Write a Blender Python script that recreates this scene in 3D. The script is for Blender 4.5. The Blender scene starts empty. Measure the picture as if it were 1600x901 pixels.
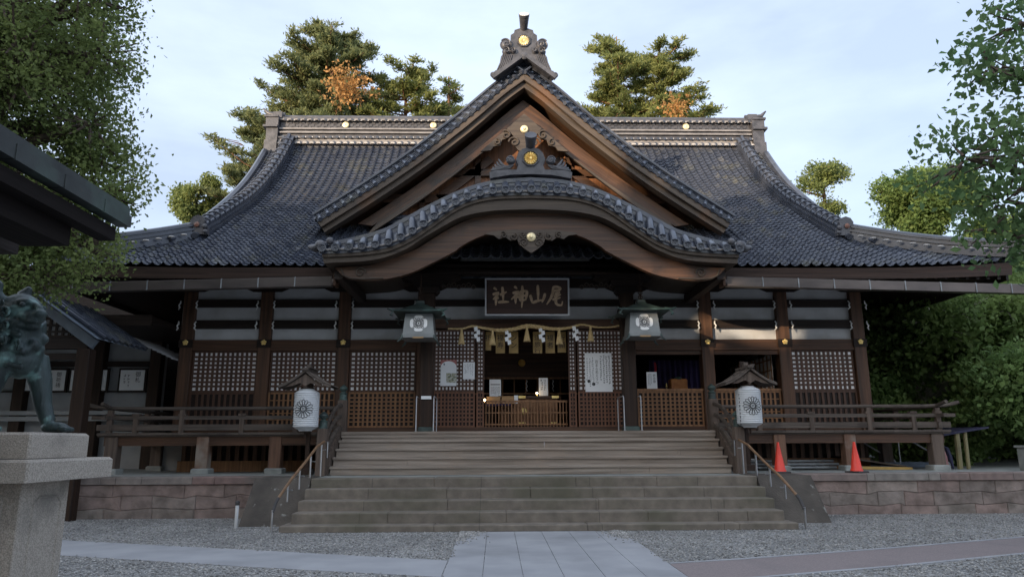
import bpy, math, random
import numpy as np
from mathutils import Vector, Matrix
R = math.radians
PI = math.pi
random.seed(7)
rng = np.random.default_rng(11)
sc = bpy.context.scene
col = sc.collection

# ------------------------------------------------------------------ camera
CAM = Vector((-0.83, 0.0, 1.6))
PITCH, YAW, ROLL, FPX = R(12.19), R(1.27), R(0.25), 1120.0
f = Vector((math.sin(YAW)*math.cos(PITCH), math.cos(YAW)*math.cos(PITCH), math.sin(PITCH)))
r = Vector((math.cos(YAW), -math.sin(YAW), 0)); u = r.cross(f)
r2 = math.cos(ROLL)*r - math.sin(ROLL)*u; u2 = math.sin(ROLL)*r + math.cos(ROLL)*u
cd = bpy.data.cameras.new('camera'); cam = bpy.data.objects.new('camera', cd); col.objects.link(cam)
cam.matrix_world = Matrix(((r2.x, u2.x, -f.x, CAM.x), (r2.y, u2.y, -f.y, CAM.y), (r2.z, u2.z, -f.z, CAM.z), (0, 0, 0, 1)))
cd.sensor_width = 36; cd.lens = FPX/1600*36; cd.clip_end = 2000; cd.clip_start = 0.05
sc.camera = cam

# ------------------------------------------------------------------ light
SUN_EL, SUN_AZ = R(9), math.atan2(-0.66, -0.75)     # azimuth as atan2(x, y): behind the camera, to the left
w = bpy.data.worlds.new('World'); sc.world = w; w.use_nodes = True
nt = w.node_tree; nt.nodes.clear()
out = nt.nodes.new('ShaderNodeOutputWorld'); bg = nt.nodes.new('ShaderNodeBackground')
sky = nt.nodes.new('ShaderNodeTexSky'); sky.sky_type = 'NISHITA'; sky.sun_disc = False
sky.sun_elevation = SUN_EL; sky.sun_rotation = SUN_AZ % (2*PI); sky.altitude = 50
sky.air_density = 1.0; sky.dust_density = 1.6; sky.ozone_density = 1.0
tc = nt.nodes.new('ShaderNodeTexCoord'); mp = nt.nodes.new('ShaderNodeMapping'); mp.inputs['Scale'].default_value = (1.2, 1.2, 3.5)
nz = nt.nodes.new('ShaderNodeTexNoise'); nz.inputs['Scale'].default_value = 1.7; nz.inputs['Detail'].default_value = 7; nz.inputs['Roughness'].default_value = .55
rp = nt.nodes.new('ShaderNodeValToRGB'); rp.color_ramp.elements[0].position = .36; rp.color_ramp.elements[1].position = .74
rp.color_ramp.elements[0].color = (.50, .50, .50, 1); rp.color_ramp.elements[1].color = (.86, .86, .86, 1)
mx = nt.nodes.new('ShaderNodeMix'); mx.data_type = 'RGBA'
mx.inputs['B'].default_value = (6.9, 8.1, 10.5, 1)
nt.links.new(tc.outputs['Generated'], mp.inputs['Vector']); nt.links.new(mp.outputs[0], nz.inputs['Vector'])
nt.links.new(nz.outputs['Fac'], rp.inputs['Fac']); nt.links.new(rp.outputs[0], mx.inputs['Factor'])
nt.links.new(sky.outputs[0], mx.inputs['A']); nt.links.new(mx.outputs['Result'], bg.inputs['Color'])
# added frontal fill: sky strength raised towards the sun, behind the camera
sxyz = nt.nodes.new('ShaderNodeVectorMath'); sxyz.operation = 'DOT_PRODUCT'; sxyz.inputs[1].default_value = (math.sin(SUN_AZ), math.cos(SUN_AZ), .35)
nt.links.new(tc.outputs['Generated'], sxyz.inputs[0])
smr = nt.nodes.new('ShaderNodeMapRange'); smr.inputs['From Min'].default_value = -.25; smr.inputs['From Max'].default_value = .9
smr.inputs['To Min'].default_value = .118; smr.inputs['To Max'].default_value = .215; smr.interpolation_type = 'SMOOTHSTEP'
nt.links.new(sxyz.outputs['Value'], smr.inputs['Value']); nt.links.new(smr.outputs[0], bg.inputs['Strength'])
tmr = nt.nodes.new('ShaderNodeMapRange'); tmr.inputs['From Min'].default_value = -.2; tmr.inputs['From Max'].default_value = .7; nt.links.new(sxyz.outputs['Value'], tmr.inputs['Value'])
tmx = nt.nodes.new('ShaderNodeMix'); tmx.data_type = 'RGBA'; tmx.inputs['A'].default_value = (1, 1, 1, 1); tmx.inputs['B'].default_value = (1.08, 1.0, .88, 1); nt.links.new(tmr.outputs[0], tmx.inputs['Factor'])  # warm tint added to the sunward fill
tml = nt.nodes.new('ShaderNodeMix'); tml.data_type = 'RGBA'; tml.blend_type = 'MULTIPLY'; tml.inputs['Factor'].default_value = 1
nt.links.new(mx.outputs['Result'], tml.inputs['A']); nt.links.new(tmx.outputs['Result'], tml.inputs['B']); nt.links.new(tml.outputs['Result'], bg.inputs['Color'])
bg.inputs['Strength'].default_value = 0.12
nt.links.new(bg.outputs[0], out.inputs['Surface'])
sd = bpy.data.lights.new('sun', 'SUN'); sd.energy = 5.0; sd.angle = R(.5); sd.color = (1, .80, .58)
so = bpy.data.objects.new('sun', sd); col.objects.link(so)
sv = Vector((math.sin(SUN_AZ)*math.cos(SUN_EL), math.cos(SUN_AZ)*math.cos(SUN_EL), math.sin(SUN_EL)))
so.rotation_euler = sv.to_track_quat('Z', 'Y').to_euler()
so.location = (-30, -30, 40)
sc.view_settings.view_transform = 'Standard'; sc.view_settings.look = 'None'
sc.view_settings.exposure = 0.42; sc.view_settings.gamma = 1.0
sc.view_settings.use_curve_mapping = False

# ------------------------------------------------------------------ helpers
def mat(name, c, c2=None, rough=.7, scale=3.0, stretch=(1, 1, 1), bump=0.0, bscale=None, metal=0.0, spec=.5, contrast=(.35, .65), detail=6, c3=None, s3=.5, t3=(.55, .7), coat=0, trans=0.0, island=0.0, emit=None, bstretch=None, rot=0.0):
    m = bpy.data.materials.new(name); m.use_nodes = True
    n = m.node_tree; P = n.nodes['Principled BSDF']; L = n.links.new
    P.inputs['Roughness'].default_value = rough; P.inputs['Metallic'].default_value = metal
    P.inputs['Specular IOR Level'].default_value = spec
    P.inputs['Coat Weight'].default_value = coat; P.inputs['Coat Roughness'].default_value = .25
    tc = n.nodes.new('ShaderNodeTexCoord'); mp = n.nodes.new('ShaderNodeMapping'); mp.inputs['Scale'].default_value = stretch
    srcv = tc.outputs['Object']
    if rot:
        mr0 = n.nodes.new('ShaderNodeMapping'); mr0.inputs['Rotation'].default_value = (0, rot, 0); L(srcv, mr0.inputs['Vector']); srcv = mr0.outputs[0]
    L(srcv, mp.inputs['Vector'])
    no = n.nodes.new('ShaderNodeTexNoise'); no.inputs['Scale'].default_value = scale; no.inputs['Detail'].default_value = detail
    L(mp.outputs[0], no.inputs['Vector'])
    rp = n.nodes.new('ShaderNodeValToRGB'); rp.color_ramp.elements[0].position, rp.color_ramp.elements[1].position = contrast
    c2 = c2 or tuple(x*.6 for x in c)
    rp.color_ramp.elements[0].color = (*c, 1); rp.color_ramp.elements[1].color = (*c2, 1)
    L(no.outputs['Fac'], rp.inputs['Fac']); src = rp.outputs[0]
    if c3:
        n3 = n.nodes.new('ShaderNodeTexNoise'); n3.inputs['Scale'].default_value = s3; n3.inputs['Detail'].default_value = 8
        L(tc.outputs['Object'], n3.inputs['Vector'])
        r3 = n.nodes.new('ShaderNodeValToRGB'); r3.color_ramp.elements[0].position, r3.color_ramp.elements[1].position = t3
        L(n3.outputs['Fac'], r3.inputs['Fac'])
        m3 = n.nodes.new('ShaderNodeMix'); m3.data_type = 'RGBA'; m3.inputs['B'].default_value = (*c3, 1)
        L(r3.outputs[0], m3.inputs['Factor']); L(src, m3.inputs['A']); src = m3.outputs['Result']
    if island:
        g = n.nodes.new('ShaderNodeNewGeometry'); h = n.nodes.new('ShaderNodeHueSaturation')
        mr = n.nodes.new('ShaderNodeMapRange'); mr.inputs['To Min'].default_value = 1-island; mr.inputs['To Max'].default_value = 1+island
        L(g.outputs['Random Per Island'], mr.inputs['Value']); L(mr.outputs[0], h.inputs['Value'])
        L(src, h.inputs['Color']); src = h.outputs[0]
    L(src, P.inputs['Base Color'])
    if bump:
        b = n.nodes.new('ShaderNodeBump'); b.inputs['Strength'].default_value = bump; b.inputs['Distance'].default_value = .02
        nb = n.nodes.new('ShaderNodeTexNoise'); nb.inputs['Scale'].default_value = bscale or scale*3; nb.inputs['Detail'].default_value = 5
        mb2 = n.nodes.new('ShaderNodeMapping'); mb2.inputs['Scale'].default_value = bstretch or stretch
        L(srcv, mb2.inputs['Vector']); L(mb2.outputs[0], nb.inputs['Vector'])
        L(nb.outputs['Fac'], b.inputs['Height']); L(b.outputs[0], P.inputs['Normal'])
    if emit:
        P.inputs['Emission Color'].default_value = (*emit[0], 1); P.inputs['Emission Strength'].default_value = emit[1]
    if trans:
        o = n.nodes['Material Output']; tr = n.nodes.new('ShaderNodeBsdfTranslucent'); ms = n.nodes.new('ShaderNodeMixShader')
        L(src, tr.inputs['Color']); ms.inputs[0].default_value = trans
        L(P.outputs[0], ms.inputs[1]); L(tr.outputs[0], ms.inputs[2]); L(ms.outputs[0], o.inputs['Surface'])
    return m

def brickmat(name, ca, cb, mortar, bw, bh, off=.5, msize=.008, rough=.8, axes='XZ', bump=.4, c3=None, t3=(.5, .66), squash=1.0, s3=.6):
    m = bpy.data.materials.new(name); m.use_nodes = True
    n = m.node_tree; P = n.nodes['Principled BSDF']; L = n.links.new; P.inputs['Roughness'].default_value = rough
    tc = n.nodes.new('ShaderNodeTexCoord'); sp = n.nodes.new('ShaderNodeSeparateXYZ'); cb_ = n.nodes.new('ShaderNodeCombineXYZ')
    L(tc.outputs['Object'], sp.inputs[0]); L(sp.outputs[axes[0]], cb_.inputs['X']); L(sp.outputs[axes[1]], cb_.inputs['Y'])
    b = n.nodes.new('ShaderNodeTexBrick'); b.inputs['Scale'].default_value = 1
    b.inputs['Brick Width'].default_value = bw; b.inputs['Row Height'].default_value = bh; b.inputs['Mortar Size'].default_value = msize
    b.offset = off; b.inputs['Color1'].default_value = (*ca, 1); b.inputs['Color2'].default_value = (*cb, 1); b.inputs['Mortar'].default_value = (*mortar, 1)
    b.inputs['Mortar Smooth'].default_value = .3
    L(cb_.outputs[0], b.inputs['Vector'])
    no = n.nodes.new('ShaderNodeTexNoise'); no.inputs['Scale'].default_value = 5; no.inputs['Detail'].default_value = 8
    L(tc.outputs['Object'], no.inputs['Vector'])
    mm = n.nodes.new('ShaderNodeMix'); mm.data_type = 'RGBA'; mm.blend_type = 'MULTIPLY'; mm.inputs['Factor'].default_value = .6
    rp = n.nodes.new('ShaderNodeValToRGB'); rp.color_ramp.elements[0].color = (.45, .45, .45, 1); rp.color_ramp.elements[1].color = (1.2, 1.2, 1.2, 1)
    rp.color_ramp.elements[0].position = .3; rp.color_ramp.elements[1].position = .7
    L(no.outputs['Fac'], rp.inputs[0]); L(b.outputs['Color'], mm.inputs['A']); L(rp.outputs[0], mm.inputs['B']); src = mm.outputs['Result']
    if c3:
        n3 = n.nodes.new('ShaderNodeTexNoise'); n3.inputs['Scale'].default_value = s3; n3.inputs['Detail'].default_value = 9
        L(tc.outputs['Object'], n3.inputs['Vector'])
        r3 = n.nodes.new('ShaderNodeValToRGB'); r3.color_ramp.elements[0].position, r3.color_ramp.elements[1].position = t3
        L(n3.outputs['Fac'], r3.inputs['Fac'])
        m3 = n.nodes.new('ShaderNodeMix'); m3.data_type = 'RGBA'; m3.inputs['B'].default_value = (*c3, 1)
        L(r3.outputs[0], m3.inputs['Factor']); L(src, m3.inputs['A']); src = m3.outputs['Result']
    L(src, P.inputs['Base Color'])
    bu = n.nodes.new('ShaderNodeBump'); bu.inputs['Strength'].default_value = bump; bu.inputs['Distance'].default_value = .02
    ad = n.nodes.new('ShaderNodeMath'); ad.operation = 'SUBTRACT'; L(no.outputs['Fac'], ad.inputs[0]); L(b.outputs['Fac'], ad.inputs[1])
    L(ad.outputs[0], bu.inputs['Height']); L(bu.outputs[0], P.inputs['Normal'])
    return m

def wood(name, c, c2, along='X', rough=.6, spec=.4, c3=None, s3=.5, t3=(.55, .7), bump=.35, rot=0.0):
    st = {'X': (.35, 9, 9), 'Y': (9, .35, 9), 'Z': (9, 9, .35)}[along]
    return mat(name, c, c2, rough, 1.6, st, bump, 4, spec=spec, contrast=(.32, .7), c3=c3, s3=s3, t3=t3, rot=rot)

M = {}
M['tile'] = None
M['wood_x'] = wood('brown_wood_x', (.105, .050, .026), (.038, .019, .011), 'X')
M['wood_z'] = wood('brown_wood_z', (.115, .056, .030), (.042, .022, .013), 'Z')
M['eavewood'] = wood('eave_wood', (.075, .045, .034), (.035, .022, .017), 'X')
M['wood_y'] = wood('brown_wood_y', (.10, .042, .02), (.04, .018, .010), 'Y')
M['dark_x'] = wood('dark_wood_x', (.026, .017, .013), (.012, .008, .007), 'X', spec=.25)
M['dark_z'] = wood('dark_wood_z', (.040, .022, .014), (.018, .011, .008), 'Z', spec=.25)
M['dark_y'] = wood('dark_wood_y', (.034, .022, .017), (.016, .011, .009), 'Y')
M['barge'] = wood('bargeboard_wood', (.108, .053, .028), (.040, .021, .013), 'X', rough=.42, c3=(.028, .019, .014), s3=1.3)
for k_, sg_ in (('L', 1), ('R', -1)):
    M['barge'+k_] = wood('bargeboard_wood_slope', (.115, .056, .028), (.042, .022, .013), 'X', rough=.4, c3=(.03, .02, .015), s3=1.1, rot=sg_*R(36))
    M['graybarge'+k_] = wood('weathered_gable_wood_slope', (.105, .078, .056), (.045, .033, .025), 'X', rough=.5, c3=(.125, .065, .033), s3=.8, rot=sg_*R(36))
M['barge_in'] = wood('gable_plank_wood', (.26, .11, .045), (.11, .045, .02), 'Z', rough=.5)
M['graybarge'] = wood('weathered_gable_wood', (.085, .064, .046), (.04, .029, .022), 'X', rough=.55)
M['old_x'] = wood('weathered_wood_x', (.125, .100, .082), (.052, .041, .034), 'X', rough=.8, c3=(.045, .034, .028), s3=1.1)
M['old_z'] = wood('weathered_wood_z', (.145, .108, .085), (.06, .043, .034), 'Z', rough=.8)
M['stair'] = wood('stair_wood', (.33, .28, .235), (.15, .12, .095), 'X', rough=.75, c3=(.27, .215, .17), s3=1.3, t3=(.5, .75))
M['lat'] = wood('lattice_wood', (.31, .155, .07), (.15, .072, .034), 'Z', rough=.6)
M['latd'] = wood('lattice_dark_wood', (.105, .052, .032), (.052, .027, .018), 'Z', rough=.6)
M['light'] = wood('pale_wood', (.45, .28, .13), (.33, .19, .085), 'X')
M['plaster'] = mat('white_plaster', (.54, .55, .56), (.45, .455, .46), .9, 2.0, bump=.08, c3=(.34, .33, .31), s3=.9, t3=(.52, .78))
M['paper'] = mat('lattice_paper', (.88, .86, .86), (.78, .76, .77), .35, 1.2, coat=.8)
M['white'] = mat('white_paint', (.78, .78, .76), (.68, .68, .67), .6, 3)
M['brightwhite'] = mat('bright_white_enamel', (.88, .88, .86), (.8, .8, .79), .4, 3)
M['pale'] = mat('pale_ridge_moulding', (.27, .25, .235), (.17, .155, .145), .3, 2.5)
M['mortar'] = mat('white_roof_mortar', (.52, .49, .46), (.34, .32, .30), .6, 6)
M['sheet'] = mat('notice_paper', (.80, .81, .82), (.74, .75, .76), .45, 2)
M['ink'] = mat('black_ink', (.012, .012, .014), (.02, .02, .022), .5)
M['gray_ink'] = mat('faded_ink', (.18, .18, .19), (.25, .25, .26), .6)
M['gold'] = mat('gilt_metal', (.92, .70, .28), (.80, .56, .18), .38, 9, metal=.6)
M['redcrest'] = mat('dull_red_crest', (.22, .09, .06), (.12, .06, .04), .5, 12)
M['bell'] = mat('polished_brass', (.93, .80, .50), (.85, .70, .40), .38, 6, metal=.55)
M['copper'] = mat('verdigris_copper', (.055, .085, .075), (.028, .040, .038), .5, 4, (1, 1, 1), .1, c3=(.11, .20, .18), s3=1.7, t3=(.55, .75))
M['pavdark'] = mat('blackened_copper_edge', (.030, .036, .034), (.018, .021, .021), .6, 3, bump=.2, c3=(.055, .085, .07), s3=2.5, t3=(.5, .75))
M['bronze'] = mat('patinated_bronze', (.036, .058, .056), (.015, .024, .025), .5, 6, (1, 1, .35), bump=.5, bscale=26, metal=.2, c3=(.17, .29, .27), s3=5.0, t3=(.54, .68))
M['gutter'] = mat('bronze_coloured_gutter_metal', (.15, .125, .115), (.10, .085, .08), .35, 1.2, (1, 1, 3), metal=.5)
M['steel'] = mat('brushed_steel', (.42, .42, .43), (.34, .34, .34), .35, 8, metal=1)
M['whitepipe'] = mat('pale_pipe_metal', (.52, .53, .55), (.42, .42, .44), .35, 8, metal=.3)
M['grip'] = mat('wood_grip', (.22, .13, .07), (.14, .08, .045), .5, 8)
M['lampmetal'] = mat('grey_green_lantern_metal', (.24, .255, .255), (.18, .19, .19), .5, 3, bump=.05, metal=.3)
M['granite'] = mat('speckled_granite', (.40, .355, .30), (.25, .22, .185), .8, 105, bump=.4, bscale=80, contrast=(.42, .58), c3=(.13, .12, .105), s3=2.2, t3=(.52, .75))
M['stonestep'] = brickmat('stair_stone', (.17, .145, .118), (.135, .115, .094), (.09, .08, .065), 2.3, 50, rough=.85, axes='XZ', c3=(.082, .078, .052), t3=(.5, .75), s3=.7)
M['cap'] = brickmat('terrace_cap_stone', (.22, .20, .18), (.20, .13, .115), (.06, .05, .045), 1.7, 50, axes='XZ', c3=(.10, .09, .08))
M['cheek'] = mat('dark_cheek_stone', (.080, .068, .056), (.044, .037, .031), .85, 2.2, bump=.5, bscale=25, c3=(.22, .22, .2), s3=6, t3=(.66, .74))
M['paving'] = mat('concrete_paving', (.30, .305, .32), (.24, .245, .26), .75, 1.4, bump=.12, bscale=60, c3=(.19, .195, .205), s3=.6, t3=(.55, .75))
M['redpave'] = mat('reddish_pebble_paving', (.225, .185, .180), (.155, .13, .13), .85, 60, bump=.35, bscale=90, c3=(.13, .115, .115), s3=.8, t3=(.5, .8))
M['terrace'] = mat('terrace_top', (.30, .31, .29), (.20, .21, .20), .85, 3, bump=.2, bscale=30)
M['cone'] = mat('red_cone_plastic', (.78, .055, .03), (.68, .045, .025), .45, 4)
M['coneb'] = mat('cone_base_rubber', (.03, .028, .028), (.045, .04, .04), .7, 4)
M['bark'] = mat('tree_bark', (.12, .085, .062), (.05, .037, .03), .9, 4, (4, 4, .6), .8, 8)
M['redbark'] = mat('red_pine_bark', (.28, .14, .08), (.12, .065, .045), .9, 4, (4, 4, .8), .8, 8)
M['barkl'] = mat('pale_bark', (.46, .42, .37), (.30, .27, .235), .9, 4, (4, 4, .6), .6, 8)
def leafmat(name, a, b, tr=.3, isl=.3, rough=.5):
    return mat(name, a, b, .65, .9, contrast=(.4, .6), trans=tr, island=isl, spec=.35)
M['leafL'] = leafmat('evergreen_oak_leaf', (.21, .26, .085), (.15, .20, .068), .55, .2)
M['leafR'] = leafmat('cherry_leaf', (.14, .22, .085), (.095, .17, .070), .55)
M['pine'] = leafmat('pine_needle', (.215, .235, .10), (.15, .18, .078), .5, .2)
M['pine2'] = leafmat('sunlit_conifer_needle', (.255, .275, .09), (.175, .205, .07), .5, .2)
M['orange'] = leafmat('dry_orange_leaf', (.50, .29, .11), (.40, .21, .07), .4)
M['yel'] = leafmat('yellow_green_leaf', (.21, .25, .08), (.15, .19, .065), .5, .2)
M['wd1'] = leafmat('woodland_leaf', (.18, .25, .075), (.13, .20, .062), .55, .25)
M['wd2'] = leafmat('fresh_woodland_leaf', (.19, .28, .09), (.14, .23, .075), .5, .25)
M['rope'] = mat('straw_rope', (.66, .50, .26), (.48, .34, .15), .8, 20, bump=.3)
M['plaque'] = wood('plaque_wood', (.055, .026, .019), (.03, .016, .012), 'X')
M['letter'] = mat('worn_gilt_letter', (.52, .37, .24), (.36, .25, .15), .5, 12)
M['frame'] = mat('grey_plaque_frame', (.50, .51, .53), (.42, .43, .45), .5, 5)
M['purple'] = mat('purple_cloth', (.035, .022, .085), (.02, .012, .05), .85, 3)
M['redcloth'] = mat('red_cloth', (.42, .03, .04), (.3, .02, .03), .8, 3)
M['orangebox'] = mat('orange_brocade', (.50, .20, .05), (.36, .12, .03), .6, 8)
M['boardgold'] = mat('aged_gold_board', (.50, .33, .11), (.38, .24, .075), .5, 4)
M['bulb'] = mat('warm_bulb', (1, .85, .6), (1, .85, .6), .4, 1, emit=((1, .72, .40), 26))
M['officewall'] = mat('office_wall', (.33, .34, .35), (.26, .27, .275), .85, 1.5)
M['grayblue'] = mat('grey_blue_painted_board', (.12, .15, .18), (.085, .105, .13), .6, 3, (1, 1, 1), .1)
M['pipe'] = mat('dull_grey_pipe', (.30, .32, .33), (.2, .21, .22), .5, 5, metal=.3)
M['bamboo'] = mat('bamboo', (.24, .21, .10), (.15, .13, .07), .6, 3, (3, 3, 1))
M['yellow'] = mat('yellow_plank_edge', (.58, .38, .11), (.45, .28, .08), .6, 4)
M['tarp'] = mat('blue_grey_sheet', (.13, .17, .22), (.09, .12, .16), .6, 2)
M['pink'] = mat('dusty_pink_cloth', (.38, .20, .19), (.28, .14, .14), .8, 5)
M['navy'] = mat('navy_cloth', (.02, .02, .05), (.03, .03, .07), .8, 5)

# glazed tile: every tile a little different, faint moss
def tilemat(name, base, base2, moss):
    m = bpy.data.materials.new(name); m.use_nodes = True
    n = m.node_tree; P = n.nodes['Principled BSDF']; L = n.links.new
    tc = n.nodes.new('ShaderNodeTexCoord')
    vo = n.nodes.new('ShaderNodeTexVoronoi'); vo.inputs['Scale'].default_value = 3.7; L(tc.outputs['Object'], vo.inputs['Vector'])
    no = n.nodes.new('ShaderNodeTexNoise'); no.inputs['Scale'].default_value = 1.3; no.inputs['Detail'].default_value = 9; L(tc.outputs['Object'], no.inputs['Vector'])
    sp = n.nodes.new('ShaderNodeSeparateColor'); L(vo.outputs['Color'], sp.inputs[0])
    rp = n.nodes.new('ShaderNodeValToRGB'); rp.color_ramp.elements[0].color = (*base, 1); rp.color_ramp.elements[1].color = (*base2, 1); k_ = rp.color_ramp.elements.new(.9); k_.color = (*[c_*1.05 for c_ in base2], 1); rp.color_ramp.elements[2].color = (.095, .098, .105, 1)
    L(sp.outputs[0], rp.inputs[0])
    r3 = n.nodes.new('ShaderNodeValToRGB'); r3.color_ramp.elements[0].position = .55; r3.color_ramp.elements[1].position = .70
    L(no.outputs['Fac'], r3.inputs[0])
    m3 = n.nodes.new('ShaderNodeMix'); m3.data_type = 'RGBA'; m3.inputs['B'].default_value = (*moss, 1)
    mu = n.nodes.new('ShaderNodeMath'); mu.operation = 'MULTIPLY'; mu.inputs[1].default_value = .32; L(r3.outputs[0], mu.inputs[0])
    L(mu.outputs[0], m3.inputs['Factor']); L(rp.outputs[0], m3.inputs['A']); L(m3.outputs['Result'], P.inputs['Base Color'])
    rr = n.nodes.new('ShaderNodeMapRange'); rr.inputs['To Min'].default_value = .22; rr.inputs['To Max'].default_value = .40
    L(sp.outputs[1], rr.inputs['Value']); L(rr.outputs[0], P.inputs['Roughness']); P.inputs['Specular IOR Level'].default_value = .6
    b = n.nodes.new('ShaderNodeBump'); b.inputs['Strength'].default_value = .2; b.inputs['Distance'].default_value = .02
    n2 = n.nodes.new('ShaderNodeTexNoise'); n2.inputs['Scale'].default_value = 9; L(tc.outputs['Object'], n2.inputs['Vector'])
    L(n2.outputs['Fac'], b.inputs['Height']); L(b.outputs[0], P.inputs['Normal'])
    return m
M['tile'] = tilemat('glazed_roof_tile', (.058, .066, .088), (.036, .042, .058), (.15, .14, .08))
M['ridge'] = mat('ridge_tile', (.060, .067, .086), (.034, .038, .050), .26, 2.5, bump=.15, spec=.6)
M['orn'] = mat('carved_grey_tile', (.085, .083, .092), (.042, .042, .048), .42, 5, bump=.3)

def wallmat():
    m = bpy.data.materials.new('polygonal_stone_wall'); m.use_nodes = True
    n = m.node_tree; P = n.nodes['Principled BSDF']; L = n.links.new; P.inputs['Roughness'].default_value = .85
    tc = n.nodes.new('ShaderNodeTexCoord'); mp = n.nodes.new('ShaderNodeMapping'); mp.inputs['Scale'].default_value = (1.25, 0, 2.75)
    L(tc.outputs['Object'], mp.inputs[0])
    v = n.nodes.new('ShaderNodeTexVoronoi'); v.inputs['Scale'].default_value = 1; v.inputs['Randomness'].default_value = .38; L(mp.outputs[0], v.inputs['Vector'])
    v2 = n.nodes.new('ShaderNodeTexVoronoi'); v2.feature = 'DISTANCE_TO_EDGE'; v2.inputs['Scale'].default_value = 1; v2.inputs['Randomness'].default_value = .38; L(mp.outputs[0], v2.inputs['Vector'])
    s = n.nodes.new('ShaderNodeSeparateColor'); L(v.outputs['Color'], s.inputs[0])
    rp = n.nodes.new('ShaderNodeValToRGB'); e = rp.color_ramp.elements
    e[0].color = (.185, .12, .105, 1); e[1].color = (.21, .19, .165, 1); k = e.new(.45); k.color = (.16, .125, .11, 1); k = e.new(.75); k.color = (.24, .165, .14, 1)
    L(s.outputs[0], rp.inputs[0])
    no = n.nodes.new('ShaderNodeTexNoise'); no.inputs['Scale'].default_value = 4; no.inputs['Detail'].default_value = 9; L(tc.outputs['Object'], no.inputs['Vector'])
    r2_ = n.nodes.new('ShaderNodeValToRGB'); r2_.color_ramp.elements[0].color = (.5, .5, .5, 1); r2_.color_ramp.elements[0].position = .3; r2_.color_ramp.elements[1].position = .7; L(no.outputs['Fac'], r2_.inputs[0])
    mu = n.nodes.new('ShaderNodeMix'); mu.data_type = 'RGBA'; mu.blend_type = 'MULTIPLY'; mu.inputs['Factor'].default_value = .8; L(rp.outputs[0], mu.inputs['A']); L(r2_.outputs[0], mu.inputs['B'])
    ed = n.nodes.new('ShaderNodeMapRange'); ed.inputs['From Max'].default_value = .022; L(v2.outputs['Distance'], ed.inputs['Value'])
    me = n.nodes.new('ShaderNodeMix'); me.data_type = 'RGBA'; me.inputs['A'].default_value = (.085, .068, .058, 1); L(ed.outputs[0], me.inputs['Factor']); L(mu.outputs['Result'], me.inputs['B'])
    L(me.outputs['Result'], P.inputs['Base Color'])
    ad = n.nodes.new('ShaderNodeMath'); L(ed.outputs[0], ad.inputs[0]); L(no.outputs['Fac'], ad.inputs[1])
    b = n.nodes.new('ShaderNodeBump'); b.inputs['Strength'].default_value = .6; b.inputs['Distance'].default_value = .03; L(ad.outputs[0], b.inputs['Height']); L(b.outputs[0], P.inputs['Normal'])
    return m
M['wall'] = wallmat()

def gravelmat():
    m = bpy.data.materials.new('gravel'); m.use_nodes = True
    n = m.node_tree; P = n.nodes['Principled BSDF']; L = n.links.new; P.inputs['Roughness'].default_value = .85
    tc = n.nodes.new('ShaderNodeTexCoord')
    v = n.nodes.new('ShaderNodeTexVoronoi'); v.inputs['Scale'].default_value = 40; L(tc.outputs['Object'], v.inputs['Vector'])
    s = n.nodes.new('ShaderNodeSeparateColor'); L(v.outputs['Color'], s.inputs[0])
    rp = n.nodes.new('ShaderNodeValToRGB'); e = rp.color_ramp.elements
    e[0].color = (.11, .115, .12, 1); e[1].color = (.62, .62, .60, 1); k = e.new(.45); k.color = (.27, .27, .27, 1); k = e.new(.85); k.color = (.38, .37, .35, 1)
    L(s.outputs[0], rp.inputs[0])
    no = n.nodes.new('ShaderNodeTexNoise'); no.inputs['Scale'].default_value = .7; no.inputs['Detail'].default_value = 6; L(tc.outputs['Object'], no.inputs['Vector'])
    r2_ = n.nodes.new('ShaderNodeValToRGB'); r2_.color_ramp.elements[0].color = (.68, .68, .68, 1); r2_.color_ramp.elements[0].position = .35; r2_.color_ramp.elements[1].position = .65; L(no.outputs['Fac'], r2_.inputs[0])
    mu = n.nodes.new('ShaderNodeMix'); mu.data_type = 'RGBA'; mu.blend_type = 'MULTIPLY'; mu.inputs['Factor'].default_value = 1; L(rp.outputs[0], mu.inputs['A']); L(r2_.outputs[0], mu.inputs['B'])
    L(mu.outputs['Result'], P.inputs['Base Color'])
    b = n.nodes.new('ShaderNodeBump'); b.inputs['Strength'].default_value = 1; b.inputs['Distance'].default_value = .03; b.invert = True
    L(v.outputs['Distance'], b.inputs['Height']); L(b.outputs[0], P.inputs['Normal'])
    return m
M['gravel'] = gravelmat()

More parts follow.
